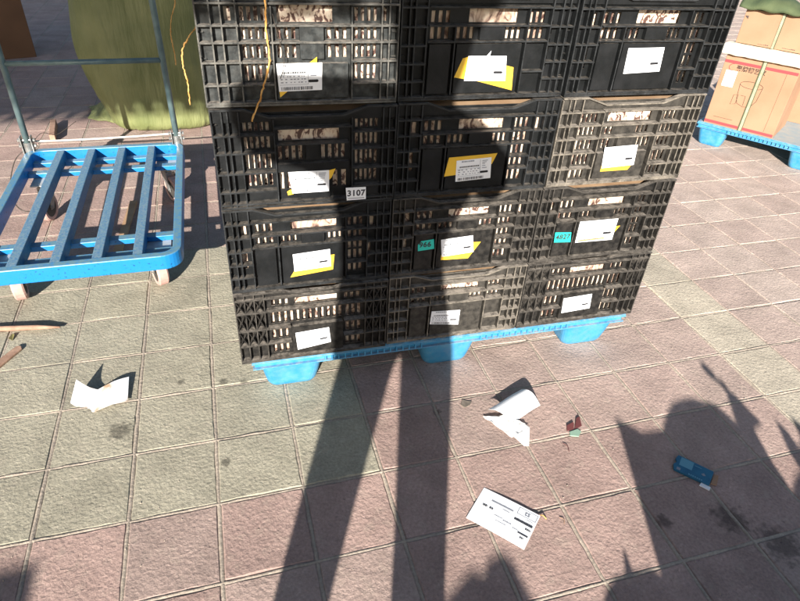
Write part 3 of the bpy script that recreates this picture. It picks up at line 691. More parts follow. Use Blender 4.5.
for k in range(4): mk.box(.006 + k * .004, .009 + k * .004, -.0008, -.0004, .128 - k * .003, .134)
mk.build('printed_marks', M['ink'], b2_)
s2 = MB(); s2.box(.178, .190, -.0032, -.0009, 0, .1665); s2.box(.1905, .194, -.0022, -.0007, 0, .166, 1); s2.build('packing_strap', [M['strap'], M['strap_edge']], c2)
c3loc = Vector((3.365, 1.852, .1308))
carton('cardboard_carton', 'yellowish carton further back on the right pallet, cut by the picture edge', c3loc, A2, .40, .30, .33, M['cardboard'])
cl = MB(); nu, nv = 40, 16
def clp(i, j):
    a = i / nu; x = -.03 + .62 * a; ang = math.pi * j / nv
    rr_ = .050 + .012 * noise.noise(Vector((x * 9, ang, 2)))
    return (x, .10 - math.cos(ang) * (.115 + .012 * noise.noise(Vector((x * 7, 3, ang)))), max(0, math.sin(ang) * (rr_ + .03 * noise.noise(Vector((x * 5, 7, 1))))) - .004 * math.sin(x * 60))
vs = [clp(i, j) for i in range(nu + 1) for j in range(nv + 1)]; fs = [(i * (nv + 1) + j, (i + 1) * (nv + 1) + j, (i + 1) * (nv + 1) + j + 1, i * (nv + 1) + j + 1) for i in range(nu) for j in range(nv)]
cl.add(vs, fs); clo = cl.build('green_cloth', M['cloth'], smooth=True); so = clo.modifiers.new('solid', 'SOLIDIFY'); so.thickness = .006
clo.location = (P2.x + e2.x * .04, P2.y + e2.y * .04, .742); clo.rotation_euler = (0, 0, A2); tag(clo, 'crumpled green cloth bundled on top of the upper carton', 'cloth')

# ------------------------------------------------------------------ trolley
TX0, TX1, TY0, TY1, TZ = -.690, -.062, .828, 1.812, .200
tr = thing('platform_trolley', 'blue barred platform trolley with grey tubular handle, left of the crates', 'trolley', ((TX0 + TX1) / 2, (TY0 + TY1) / 2, 0))
ox, oy = (TX0 + TX1) / 2, (TY0 + TY1) / 2
def rr_path(x0, x1, y0, y1, r, n=8):
    out = []
    for cx, cy, a0 in ((x1 - r, y1 - r, 0), (x0 + r, y1 - r, 90), (x0 + r, y0 + r, 180), (x1 - r, y0 + r, 270)):
        for k in range(n + 1): a = R_(a0 + 90 * k / n); out.append((cx + r * math.cos(a), cy + r * math.sin(a)))
    return out
ou = rr_path(TX0 - ox, TX1 - ox, TY0 - oy, TY1 - oy, .062); inn = rr_path(TX0 + .028 - ox, TX1 - .028 - ox, TY0 + .028 - oy, TY1 - .028 - oy, .036)
fr = MB(); n = len(ou); zb = TZ - .052
fr.add([(x, y, zb) for x, y in ou] + [(x, y, TZ) for x, y in ou] + [(x, y, zb) for x, y in inn] + [(x, y, TZ) for x, y in inn],
       [(i, (i + 1) % n, (i + 1) % n + n, i + n) for i in range(n)] + [(i + 2 * n, i + 3 * n, (i + 1) % n + 3 * n, (i + 1) % n + 2 * n) for i in range(n)] +
       [(i + n, (i + 1) % n + n, (i + 1) % n + 3 * n, i + 3 * n) for i in range(n)] + [(i, i + 2 * n, (i + 1) % n + 2 * n, (i + 1) % n) for i in range(n)])
fr.build('frame', M['blue_paint'], tr, bevel=.003)
for k in range(4):
    x = TX0 + .014 + (TX1 - TX0 - .028) * (k + 1) / 5 - ox
    sl = MB(); sl.box(x - .015, x + .015, TY0 + .0275 - oy, TY1 - .0275 - oy, TZ - .046, TZ - .001 - .0003 * k); sl.build('slat', M['blue_scuffed'], tr, bevel=.002)
for y in (.925, 1.035, 1.64, 1.745):
    cb = MB(); cb.box(TX0 + .0275 - ox, TX1 - .0275 - ox, y - .016 - oy, y + .016 - oy, TZ - .052, TZ - .0325); cb.build('cross_beam', M['blue_paint'], tr, bevel=.002)
def caster(x, y, yaw, label):
    c = bpy.data.objects.new('caster', None); C.objects.link(c); c.parent = tr; c.location = (x - ox, y - oy, 0); c.rotation_euler = (0, 0, yaw)
    p = MB(); p.box(-.045, .045, -.028, .075 if y < 1.2 else .09, TZ - .0565, TZ - .0525); p.build('mounting_plate', M['plate'], c).rotation_euler = (0, 0, -yaw)
    f = MB(); f.cyl((0, 0, TZ - .057), (0, 0, TZ - .070), .024)
    for s in (-1, 1):
        xo = s * .021; f.hexa([(xo - .0015, -.028, .122), (xo + .0015, -.028, .122), (xo + .0015, .024, .122), (xo - .0015, .024, .122), (xo - .0015, -.028, .1301), (xo + .0015, -.028, .1301), (xo + .0015, .024, .1301), (xo - .0015, .024, .1301)])
        f.hexa([(xo - .0015, .018, .048), (xo + .0015, .018, .048), (xo + .0015, .040, .048), (xo - .0015, .040, .048), (xo - .0015, -.026, .1225), (xo + .0015, -.026, .1225), (xo + .0015, .024, .1225), (xo - .0015, .024, .1225)])
    f.box(-.0224, .0224, -.028, .024, .1302, .1335); f.cyl((-.026, .029, .057), (.026, .029, .057), .006, 10); f.build('fork', M['zinc'], c)
    t = MB(); n = 28; prof = [(-.017, .040), (-.018, .052), (-.013, .0565), (.013, .0565), (.018, .052), (.017, .040)]
    vs = [(px_, .029 + r * math.cos(2 * math.pi * k / n), .057 + r * math.sin(2 * math.pi * k / n)) for k in range(n) for px_, r in prof]; m_ = len(prof)
    t.add(vs, [(k * m_ + a, ((k + 1) % n) * m_ + a, ((k + 1) % n) * m_ + (a + 1) % m_, k * m_ + (a + 1) % m_) for k in range(n) for a in range(m_)])
    t.build('tyre', M['rubber'], c, smooth=False)
    MB().cyl((-.0155, .029, .057), (.0155, .029, .057), .041, 24).build('hub', M['hub'], c)
caster(-.150, .955, R_(20), ''); caster(-.595, .955, R_(12), ''); caster(-.135, 1.665, R_(-152), ''); caster(-.600, 1.575, R_(165), '')
hd = MB(); xl, xr, yh = -.677 - ox, -.086 - ox, 1.800 - oy
path = [(xl, yh, .215)] + [(xl + .006, yh, .9)] + [(xl + .006 + .07 * (1 - math.cos(R_(a))), yh, .9 + .07 * math.sin(R_(a))) for a in range(15, 91, 15)]
path += [(xr - .006 - .07 * (1 - math.cos(R_(a))), yh, .9 + .07 * math.sin(R_(a))) for a in range(90, 0, -15)] + [(xr - .006, yh, .9), (xr, yh, .215)]
ho = hd.tube(path, .0125, 14).build('handle', M['steel'], tr, smooth=True)
cbm = MB(); cbm.tube([(xl + .003, yh, .549), (xr - .003, yh, .552)], .0105, 12); cbm.build('crossbar', M['steel'], ho, smooth=True)
for x in (xl, xr):
    br = MB(); br.tube([(x, yh, .150), (x, yh, .235)], .0175, 16); br.build('hinge_sleeve', M['zinc'], tr, smooth=False)
    b = MB()
    for z in (.245, .222): b.cyl((x - .030, yh - .004, z), (x + .030, yh - .004, z), .004, 8); b.cyl((x - .032, yh - .004, z), (x - .025, yh - .004, z), .008, 6); b.cyl((x + .025, yh - .004, z), (x + .032, yh - .004, z), .008, 6)
    b.box(x - .021, x - .018, yh - .02, yh + .012, .170, .262); b.box(x + .018, x + .021, yh - .02, yh + .012, .170, .262)
    b.build('hinge_bracket', M['zinc'], tr)
cord = MB().tube(smooth_path([(-.66, 1.815, .232), (-.55, 1.835, .222), (-.40, 1.842, .220), (-.25, 1.838, .224), (-.12, 1.825, .232), (-.07, 1.79, .236)]), .0042, 7).build('cord', M['cord'], smooth=True)
tag(cord, 'pale cord tied across the back rail of the blue trolley', 'cord')
wl = MB().tube(smooth_path([(-.685, 1.80, .21), (-.735, 1.77, .17), (-.755, 1.68, .10), (-.735, 1.60, .06), (-.70, 1.56, .04), (-.66, 1.57, .03)]), .0022, 6).build('wire', M['wire'], smooth=True)
tag(wl, 'thin dark wire looping beside the left corner of the trolley', 'wire')
wt = MB().tube(smooth_path([(-.655, 1.80, .235), (-.62, 1.83, .26), (-.58, 1.87, .235), (-.54, 1.90, .25), (-.50, 1.93, .27)]), .0013, 5).build('wire', M['wire'], smooth=True)
tag(wt, 'short thin wire end curling up from the trolley handle hinge', 'wire')

# ------------------------------------------------------------------ sack, cartons in the shade
sk = MB(); nu, nz = 96, 60; SH = 1.25
def sack(a, z):
    t = z / SH; rx, ry = .315, .24; ex = .62
    ca_, sa_ = math.cos(a), math.sin(a)
    x = math.copysign(abs(ca_) ** ex, ca_) * rx; y = math.copysign(abs(sa_) ** ex, sa_) * ry
    bulge = 1 + .05 * math.sin(math.pi * t) ; bot = min(1, (z / .035)) ** .5 if z < .035 else 1
    s = bulge * (0.90 + .10 * bot) * (1 if t < .9 else 1 - .8 * (t - .9) ** 1.2 * 6)
    if x < 0: x *= 1 + .12 * math.exp(-((z - .42) / .22) ** 2)
    if x < 0: x *= 1 - .16 * math.exp(-(z / .16) ** 2)
    wr = .011 * noise.noise(Vector((a * 5 + z * 1.5, z * 1.6, 1))) + .005 * noise.noise(Vector((a * 14 + z * 3, z * 4, 5))) + .007 * math.exp(-z / .2) * noise.noise(Vector((a * 11, z * 22, 2)))
    r = math.hypot(x, y); k = s + wr / max(r, .1)
    return (x * k, y * k, z)
vs = [sack(2 * math.pi * i / nu, SH * (j / nz) ** 1.15) for j in range(nz + 1) for i in range(nu)]
fs = [(j * nu + i, j * nu + (i + 1) % nu, (j + 1) * nu + (i + 1) % nu, (j + 1) * nu + i) for j in range(nz) for i in range(nu)]
vs += [(0, 0, SH + .02), (0, 0, 0)]; fs += [(nz * nu + i, nz * nu + (i + 1) % nu, (nz + 1) * nu) for i in range(nu)] + [((i + 1) % nu, i, (nz + 1) * nu + 1) for i in range(nu)]
sk.add(vs, fs); bagr = thing('woven_sack', 'large olive green woven sack standing behind the trolley', 'sack', (-.200, 2.735, .002), R_(-2))
sk.build('sack_body', M['bag'], bagr, smooth=True)
tl = MB(); tpts = []
for k in range(13):
    t = k / 12; x = -.20 - .22 * t; y = -.02 + .12 * t; hh = .12 * (1 - t) + .03
    for s in range(9):
        q = s / 8; tpts.append((x + .02 * math.sin(q * 5), y - .10 + .20 * q + .01 * math.sin(k * 1.3), max(.004, hh * math.sin(math.pi * q) * (1 + .3 * noise.noise(Vector((k * .7, s * .9, 0)))))))
tl.add(tpts, [(k * 9 + s, (k + 1) * 9 + s, (k + 1) * 9 + s + 1, k * 9 + s + 1) for k in range(12) for s in range(8)])
to = tl.build('gathered_corner', M['bag'], bagr, smooth=True); so = to.modifiers.new('s', 'SOLIDIFY'); so.thickness = .004; so = to.modifiers.new('ss', 'SUBSURF'); so.levels = 1; so.render_levels = 1
bx = thing('cardboard_box', 'dark brown cardboard box standing in the shade at top left', 'box', (-1.117, 4.15, 0), R_(17))
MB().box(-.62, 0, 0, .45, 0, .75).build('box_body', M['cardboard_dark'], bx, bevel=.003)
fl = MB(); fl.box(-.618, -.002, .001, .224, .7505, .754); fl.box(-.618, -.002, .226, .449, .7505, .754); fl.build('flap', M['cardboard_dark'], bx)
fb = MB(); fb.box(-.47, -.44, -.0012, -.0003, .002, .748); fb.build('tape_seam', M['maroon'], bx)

# twine
def crate_pt(u, z, off=-.006, col=0, lay=3):
    uu = col * W + u; return (STK.x + ca * uu - sa * off, STK.y + sa * uu + ca * off, HP + lay * H + z)
def frayed(mb, path, r, seed):
    rr = random.Random(seed); P_ = smooth_path(path, 10)
    P_ = [p + Vector((rr.uniform(-1, 1), rr.uniform(-1, 1), rr.uniform(-1, 1))) * .0012 for p in P_]
    mb.tube(P_, [r * rr.uniform(.6, 1.3) for _ in P_], 6)
    mb.tube([p + Vector((rr.uniform(-1, 1), -.3, rr.uniform(-1, 1))) * .0022 for p in P_], r * .35, 4)
t1 = MB(); frayed(t1, [crate_pt(.133, .30), crate_pt(.1330, .2025, -.006), crate_pt(.131, .15), crate_pt(.1325, .0943), crate_pt(.1141, .036, -.008), crate_pt(.0886, -.025, -.007)], .0019, 1)
tag(t1.build('twine', M['twine'], smooth=True), 'orange straw twine hanging down across the scuffed top left crate', 'twine', 'strands of orange twine')
t2 = MB(); frayed(t2, [(-.02, 2.36, .86), (-.030, 2.36, .682), (-.060, 2.36, .60), (-.073, 2.36, .527), (-.070, 2.36, .45), (-.072, 2.36, .388)], .0028, 2)
tag(t2.build('twine', M['twine'], smooth=True), 'short orange twine hanging down the front of the olive sack, left strand', 'twine', 'strands of orange twine')
t3 = MB(); frayed(t3, [(.092, .62, .937), (.083, .6, .924), (.062, .6, .90), (.046, .6, .872), (.043, .6, .84), (.047, .6, .807), (.046, .6, .748)], .0018, 3)
tag(t3.build('twine', M['twine'], smooth=True), 'orange twine curving out from the crate edge in front of the sack', 'twine', 'strands of orange twine')
t4 = MB(); t4.tube(smooth_path([crate_pt(.145, .18, -.004), crate_pt(.150, .150), crate_pt(.1606, .1034, -.006), crate_pt(.160, .08, -.006), crate_pt(.152, .059, -.006)]), .0008, 5)
tag(t4.build('wire', M['wire'], smooth=True), 'thin dark wire dangling over the label of the scuffed top left crate', 'wire')

# ------------------------------------------------------------------ litter
def cloth_grid(name, corners, m, n=12, fn=None, th=.0004, parent=None):
    A, B, D, E = [Vector(p) for p in corners]; mb = MB(); vs = []
    for i in range(n + 1):
        for j in range(n + 1):
            a, b = i / n, j / n; p = A.lerp(B, a).lerp(E.lerp(D, a), b)
            if fn: p = p + fn(a, b)
            vs.append(tuple(p))
    mb.add(vs, [(i * (n + 1) + j, (i + 1) * (n + 1) + j, (i + 1) * (n + 1) + j + 1, i * (n + 1) + j + 1) for i in range(n) for j in range(n)])
    o = mb.build(name, m, parent, smooth=True); s = o.modifiers.new('s', 'SOLIDIFY'); s.thickness = th; es = o.modifiers.new('es', 'EDGE_SPLIT'); es.split_angle = R_(50); return o
M['paper_stain'] = mat('stained white paper', (0.80, 0.80, 0.81), 0.6, (0.42, 0.29, 0.18), 17, 0.3, 60, thr=(.55, .68), bdist=.004)
M['paper_crease'] = mat('creased white paper', (0.84, 0.83, 0.80), 0.7, (0.70, 0.68, 0.62), 25, 0.8, 45, bdist=.006, thr=(.45, .7))
fp = thing('folded_paper', 'white paper folded down the middle and standing open, on grey pavers', 'paper', (-.311, .40, 0))
o3 = Vector((-.311, .40, 0))
def L3(x, y, z): return Vector((x, y, z)) - o3
cloth_grid('left_leaf', [L3(-.312, .372, .002), L3(-.310, .450, .012), L3(-.3585, .4637, .048), L3(-.377, .418, .006)], M['paper_stain'], fn=lambda a, b: Vector((0, 0, -.010 * math.sin(math.pi * b) * (1 - a * .3))), parent=fp)
cloth_grid('right_leaf', [L3(-.3118, .372, .0022), L3(-.3098, .450, .012), L3(-.2308, .484, .014), L3(-.229, .392, .006)], M['paper_stain'], fn=lambda a, b: Vector((0, 0, .006 * math.sin(math.pi * b))), parent=fp)
cp = thing('curled_paper', 'crumpled white paper with one half curled up, near the middle pallet foot', 'paper', (.80, .10, 0))
o4 = Vector((.80, .10, 0))
def L4(x, y, z): return Vector((x, y, z)) - o4
def curlf(a, b): return Vector((.002 * math.sin(7 * a), 0, .026 * math.sin(math.pi * min(1, .15 + b * .85)) * (.75 + .25 * a)))
cloth_grid('curled_half', [L4(.737, .120, .014), L4(.862, .172, .012), L4(.900, .118, .003), L4(.790, .072, .004)], M['paper'], 16, curlf, parent=cp)
cloth_grid('flat_half', [L4(.720, .113, .004), L4(.800, .094, .008), L4(.832, .044, .004), L4(.768, .024, .002)], M['paper_crease'], 10, lambda a, b: Vector((0, 0, .006 * noise.noise(Vector((a * 5, b * 5, 2))) + .002)), parent=cp)
cloth_grid('torn_end', [L4(.832, .0445, .0045), L4(.776, .027, .003), L4(.790, -.008, .001), L4(.803, -.012, .001)], M['paper'], 5, None, parent=cp)
# printed card
cdx = [Vector((.633, -.1083, .002)), Vector((.7328, -.2176, .005)), Vector((.6577, -.2870, .0015)), Vector((.5584, -.1774, .0015))]
cc = sum(cdx, Vector()) / 4; cardo = thing('printed_card', 'flat white printed card lying on pink pavers at bottom centre', 'card', (cc.x, cc.y, 0))
co4 = Vector((cc.x, cc.y, 0)); A_, B_, D_, E_ = [p - co4 for p in cdx]
cf = lambda a, b: Vector((0, 0, .0014 * math.sin(math.pi * a)))
card = cloth_grid('card_sheet', [A_, B_, D_, E_], M['paper'], 12, cf, .0006, cardo)
ink = MB(); rr = random.Random(11)
def cpnt(a, b): p = A_.lerp(B_, a).lerp(E_.lerp(D_, a), b) + cf(a, b); return p
def cbar(a0, a1, b0, b1, mi=0):
    q = [cpnt(a0, b0), cpnt(a1, b0), cpnt(a1, b1), cpnt(a0, b1)]; up = Vector((0, 0, .0005)); ink.hexa([p + up * .6 for p in q] + [p + up * 1.6 for p in q], mi)
def cline(a0, a1, b, hgt, mi=1, gap=.008):
    a = a0
    while a < a1: wd = rr.uniform(.006, .022); cbar(a, min(a + wd, a1), b + rr.uniform(-.1, .1) * hgt, b + hgt, mi); a += wd + gap
cline(.22, .60, .22, .045, 0, .006); cline(.44, .56, .32, .02, 0); cline(.12, .20, .42, .055, 1); cline(.24, .30, .42, .055, 1)
cline(.36, .50, .56, .02, 0); cline(.52, .66, .58, .03, 0); cline(.42, .60, .68, .015, 0); cline(.66, .97, .36, .065, 1, .005); cline(.88, .97, .49, .05, 1)
cline(.80, .97, .66, .045, 1, .005); cline(.70, .80, .64, .02, 0); cline(.86, .92, .76, .04, 1); cline(.82, .95, .28, .015, 0)
for a0, a1, b0, b1 in ((.66, .98, .055, .063), (.66, .98, .235, .243), (.66, .668, .055, .243), (.972, .98, .055, .243)): cbar(a0, a1, b0, b1, 0)
ink.build('printing', [M['greyink'], M['ink']], card)
ux = (A_ - B_); uy = (D_ - B_); pc = cpnt(.82, .15) + Vector((0, 0, .0009))
text_obj('52', .014, 'digits', M['greyink'], card, pc, ux, uy.cross(ux).cross(ux) * (1 if (uy.cross(ux).cross(ux)).dot(E_ - A_) > 0 else -1) if False else Vector((-ux.y, ux.x, 0)), .0002, .0003)
stw = MB().tube([(.7345, -.214, .003), (.740, -.219, .006), (.744, -.228, .003)], .0014, 6).build('straw', M['twine'], smooth=True)
tag(stw, 'tiny straw sticking out under the corner of the white printed card', 'straw')
# packet
pk = thing('cigarette_packet', 'flattened teal blue packet lying open in the shadow at lower right', 'packet', (1.188, -.190, 0))
ang = math.atan2(-.0693, .0571); ax = Vector((math.cos(ang), math.sin(ang), 0)); ay = Vector((-ax.y, ax.x, 0))
def pk_pts(pts): return [tuple((ax * x * 1.15 + ay * y * 1.25)[:2]) for x, y in pts]
MB().prism_z(pk_pts([(-.036, -.022), (.040, -.021), (.041, .022), (-.038, .023), (-.041, .010), (-.036, .002), (-.041, -.008)]), .0008, .0075).build('packet_body', M['packet'], pk, bevel=.001)
q = MB(); q.prism_z(pk_pts([(-.030, -.004), (-.002, -.004), (-.002, .020), (-.030, .020)]), .0076, .0079)
q.prism_z(pk_pts([(.001, .013), (.016, .013), (.016, .0145), (.001, .0145)]), .0076, .0079)
for k in range(7): q.prism_z(pk_pts([(-.006 + k * .0045, -.019), (-.003 + k * .0045, -.019), (-.003 + k * .0045, -.0155), (-.006 + k * .0045, -.0155)]), .0076, .008)
q.build('print', M['packet_light'], pk)
q2 = MB(); q2.prism_z(pk_pts([(.018, -.001), (.023, -.004), (.028, -.001), (.023, .004)]), .0076, .008); q2.prism_z(pk_pts([(-.032, -.019), (-.024, -.019), (-.024, -.012), (-.032, -.012)]), .0076, .008); q2.build('badge', M['greyink'], pk)
MB().hexa([tuple(ax * x * 1.15 + ay * y * 1.25 + Vector((0, 0, z))) for x, y, z in ((.042, -.012, .002), (.054, -.010, .004), (.052, .017, .005), (.043, .016, .003), (.042, -.012, .005), (.054, -.010, .006), (.052, .017, .0075), (.043, .016, .006))]).build('torn_flap', M['cardboard'], pk)
MB().prism_z(pk_pts([(.022, -.030), (.044, -.031), (.044, -.022), (.024, -.0215)]), .001, .0045).build('inner_foil', M['paper'], pk)
# scraps
cr = MB(); cr.hexa([(.930, .012, 0.0010), (.952, .012, 0.0010), (.962, .030, 0.0060), (.940, .024, 0.0046), (.932, .014, 0.0024), (.952, .014, 0.0019), (.960, .034, 0.0073), (.938, .028, 0.0060)])
cr.hexa([(.955, .012, 0.0010), (.982, .020, 0.0010), (.990, .048, 0.0060), (.978, .044, 0.0051), (.955, .014, 0.0019), (.982, .022, 0.0019), (.990, .050, 0.0069), (.978, .046, 0.0060)])
tag(cr.build('wrapper_scrap', M['maroon']), 'small crumpled maroon wrapper scrap right of the curled paper', 'litter')
mg = MB(); mg.prism_z([(.930, -.006), (.952, -.014), (.968, .000), (.962, .010), (.935, .006)], .0008, .004)
tag(mg.build('paper_scrap', M['mint']), 'tiny mint green paper scrap touching the maroon wrapper', 'litter')
pg = MB(); pg.prism_z([(.676, .172), (.684, .160), (.702, .166), (.712, .178), (.698, .183), (.688, .192)], .0006, .003)
tag(pg.build('leaf_litter', M['dryleaf']), 'dry brown leaf bit on a joint above the curled paper', 'litter')
st = MB().tube([(-.70, .815, .008), (-.60, .797, .010), (-.52, .783, .012), (-.455, .772, .010)], [.008, .009, .008, .003], 8).build('wooden_stick', M['wood'], smooth=True)
tag(st, 'thin brown stick lying on grey pavers below the trolley, pointed right end', 'stick')
wp = MB(); wp.prism_z([(-.66, .56), (-.63, .55), (-.548, .690), (-.552, .704), (-.566, .704)], .001, .009)
tag(wp.build('wood_splinter', M['wood'], bevel=.002), 'flat pale wood splinter at the left edge near the folded paper', 'wood piece')
lf = MB(); lf.add([(-.592, .776, .004), (-.582, .764, .009), (-.585, .742, .003), (-.598, .752, .006)], [(0, 1, 2, 3)]); lo = lf.build('leaf', M['leaf']); lo.modifiers.new('s', 'SOLIDIFY').thickness = .001
tag(lo, 'tiny yellow green leaf under the thin brown stick', 'leaf')
wb = MB(); wb.hexa([(-.748, 2.42, .001), (-.722, 2.42, .001), (-.752, 2.66, .001), (-.780, 2.66, .001), (-.748, 2.42, .04), (-.722, 2.42, .04), (-.752, 2.66, .04), (-.780, 2.66, .04)])
tag(wb.build('wood_block', M['wood'], bevel=.002), 'small wooden batten on the paving behind the left trolley post', 'wood piece')
us = MB(); us.box(-.015, .015, -.22, .22, .002, .012); uo = us.build('cardboard_strip', M['cardboard_old']); uo.location = (-.31, 1.42, 0); uo.rotation_euler = (0, 0, R_(-4))
tag(uo, 'narrow cardboard strip lying on the paving under the trolley bars', 'cardboard')
for k, (x, y, a, l) in enumerate([(.90, -.055, 1.3, .03), (.78, -.25, .4, .02)]):
    tw = MB().tube(smooth_path([(x, y, .002), (x + .004, y + l * .5, .004), (x - .002, y + l, .002)]), .0009, 5).build('twig', M['maroon'] if k == 0 else M['wood'])
    tag(tw, ['short dark red twig below the maroon wrapper scrap', 'pale twig beside the right edge of the white printed card'][k], 'twig')
# fine grit scattered over the paving
gr = MB(); rr = random.Random(3)
for k in range(900):
    x, y = rr.uniform(-.8, 2.4), rr.uniform(-.6, 1.6); r = rr.choice((.0008, .001, .0013, .0018)) * rr.uniform(.7, 1.3); a = rr.uniform(0, 3)
    v = [(x + r * math.cos(a + t) * rr.uniform(.6, 1.4), y + r * math.sin(a + t) * rr.uniform(.6, 1.4), -.0005) for t in (0, 1.5, 3, 4.6)]
    gr.add(v + [(x, y, r * 1.1)], [(0, 1, 4), (1, 2, 4), (2, 3, 4), (3, 0, 4)])
tag(gr.build('grit', M['mortar']), 'fine sandy grit scattered over the pavers', kind='stuff')

# ------------------------------------------------------------------ unseen person, canopy and added shadow casters behind the viewpoint
person = thing('person', 'person in a dark jacket standing behind the viewpoint, holding a phone out', 'person', (-.18, -1.38, 0))
po3 = Vector((-.18, -1.38, 0)); J = []; E_ = []; RA = []
def jn(x, y, z, r, par=None):
    J.append(tuple(Vector((x, y, z)) - po3)); RA.append(r); i = len(J) - 1
    if par is not None: E_.append((par, i))
    return i
pel = jn(-.19, -1.38, .93, .135); wa = jn(-.19, -1.37, 1.08, .135, pel); ch = jn(-.18, -1.36, 1.25, .155, wa); ub = jn(-.175, -1.35, 1.38, .135, ch)
nk = jn(-.105, -1.29, 1.49, .066, ub); h1 = jn(-.082, -1.26, 1.57, .082, nk); h2 = jn(-.076, -1.25, 1.67, .102, h1); h3 = jn(-.076, -1.26, 1.75, .075, h2)
def arm(sh, el, wr, pal, rs, thumb, fdir):
    s = jn(*sh, rs[0], ub); e = jn(*el, rs[1], s); w_ = jn(*wr, rs[2], e); p = jn(*pal, .026, w_); P = Vector(pal); fd = Vector(fdir)
    for k, ln in enumerate((.030, .036, .034, .026)):
        b = P + Vector((0, .004, .024 - .016 * k)); f1 = jn(*(b + fd * ln * .6), .0088, p); f2 = jn(*(b + fd * ln * 1.2 + Vector((0, .012, 0))), .0078, f1)
    t = P + Vector(thumb); t1_ = jn(*t, .010, p); jn(*(t + fd * .02), .009, t1_)
arm((-.335, -1.34, 1.475), (-.495, -1.29, 1.475), (-.23, -1.05, 1.40), (-.140, -.99, 1.29), (.105, .100, .050), (.012, -.004, .02), (1, .1, 0))
arm((.005, -1.35, 1.42), (.125, -1.20, 1.235), (.205, -1.02, 1.235), (.190, -.975, 1.235), (.07, .048, .034), (-.012, -.004, .02), (-1, .1, 0))
for sx, kx, tx in ((-.29, -.285, -.262), (.0, -.028, -.085)):
    hp = jn(tx, -1.38, .84, .10, pel); kn = jn(kx, -1.36, .46, .062, hp); an = jn(sx, -1.39, .09, .045, kn); jn(sx + .012 * (1 if sx > -.1 else -1), -1.27, .045, .040, an)
me = bpy.data.meshes.new('body'); me.from_pydata(J, E_, []); me.materials.append(M['jacket'])
pb = bpy.data.objects.new('body', me); C.objects.link(pb); pb.parent = person
pb.modifiers.new('skin', 'SKIN')
for i, v in enumerate(me.skin_vertices[0].data): v.radius = (RA[i], RA[i] * (.75 if i in (0, 1, 2, 3) else 1)); v.use_root = (i == 0)
ss = pb.modifiers.new('sub', 'SUBSURF'); ss.levels = 2; ss.render_levels = 2
hr = MB(); vs = []; nu, nv = 20, 10
for j in range(nv + 1):
    for i in range(nu):
        a = 2 * math.pi * i / nu; b = math.pi * .62 * j / nv; rr_ = .102 + .006 * noise.noise(Vector((i * .9, j * .9, 0)))
        vs.append((-.076 + .18 + rr_ * .95 * math.sin(b) * math.cos(a), -1.262 + 1.38 + rr_ * 1.08 * math.sin(b) * math.sin(a) - .012, 1.70 + rr_ * math.cos(b)))
hr.add(vs, [(j * nu + i, j * nu + (i + 1) % nu, (j + 1) * nu + (i + 1) % nu, (j + 1) * nu + i) for j in range(nv) for i in range(nu)]); hr.build('hair', M['hair'], person, smooth=True)
ph = MB().box(-.135, .022, -.0095, -.001, -.055, .020).build('phone', M['phone'], bevel=.003)
ph.matrix_world = Matrix.Translation(CAM) @ rm.to_4x4() @ Matrix(((1, 0, 0, 0), (0, 0, -1, 0), (0, 1, 0, 0), (0, 0, 0, 1))).inverted() @ Matrix.Translation((0, .0, 0))
ph.matrix_world = Matrix.Translation(CAM + rm @ Vector((0, 0, .022))) @ rm.to_4x4() @ Matrix.Rotation(R_(90), 4, 'X')
tag(ph, 'black phone held out in landscape by the person', 'phone')
# added unseen goods, invented and shaped to cast the lower shadow outlines
def blob(name, label, cat, cx, cy, z0, rx, ry, rz_, m, seed, group=None, ex=.75):
    mb = MB(); nu, nv = 28, 16; vs = []
    for j in range(nv + 1):
        for i in range(nu):
            a = 2 * math.pi * i / nu; b = math.pi * j / nv; c, s = math.cos(a), math.sin(a); sb, cb_ = math.sin(b), math.cos(b)
            f = lambda t: math.copysign(abs(t) ** ex, t); k = 1 + .07 * noise.noise(Vector((c * 2 + seed, s * 2, cb_ * 2)))
            vs.append((rx * f(sb) * f(c) * k, ry * f(sb) * f(s) * k, rz_ + rz_ * f(cb_) * k))
    mb.add(vs, [(j * nu + i, j * nu + (i + 1) % nu, (j + 1) * nu + (i + 1) % nu, (j + 1) * nu + i) for j in range(nv) for i in range(nu)])
    o = mb.build(name, m, smooth=True); o.location = (cx, cy, z0); return tag(o, label, cat, group)
YL = -1.45
ct = thing('added_dolly', 'unseen dolly added behind the viewpoint to carry the shadow casting shapes', 'dolly', (.78, YL - .2, 0))  # invented support for the added shadow shapes
MB().box(-.30, .62, -.20, .22, .105, .135).build('deck', M['wood'], ct)
for x in (-.22, .54):
    for y in (-.14, .16):
        t = MB(); t.cyl((x, y - .015, .042), (x, y + .015, .042), .042, 24); wv = t.build('wheel', M['hub'], ct); h = MB(); h.cyl((x, y - .019, .042), (x, y + .019, .042), .018, 14); h.build('rim', M['zinc'], wv)
        q = MB(); q.box(x - .02, x + .02, y + .020, y + .026, .03, .105); q.build('axle_bracket', M['steel'], ct)
ctn = thing('cardboard_carton', 'unseen carton shape added to cast the sharp left corner of the shadow', 'box', (.50, YL, .136))  # added carton shape, placed for the shadow's sharp left corner
cbm2 = MB(); cbm2.hexa([(.035, -.22, 0), (.19, -.22, 0), (.19, 0, 0), (.035, 0, 0), (.000, -.22, .452), (.17, -.22, .446), (.17, 0, .446), (.000, 0, .452)]); cbm2.build('box_body', M['cardboard'], ctn, bevel=.002)
MB().hexa([(.001, -.20, .4525), (.060, -.20, .4525), (.060, -.001, .4525), (.001, -.001, .4525), (-.006, -.08, .474), (.002, -.08, .474), (.002, -.001, .474), (-.006, -.001, .474)]).build('flap', M['cardboard'], ctn)
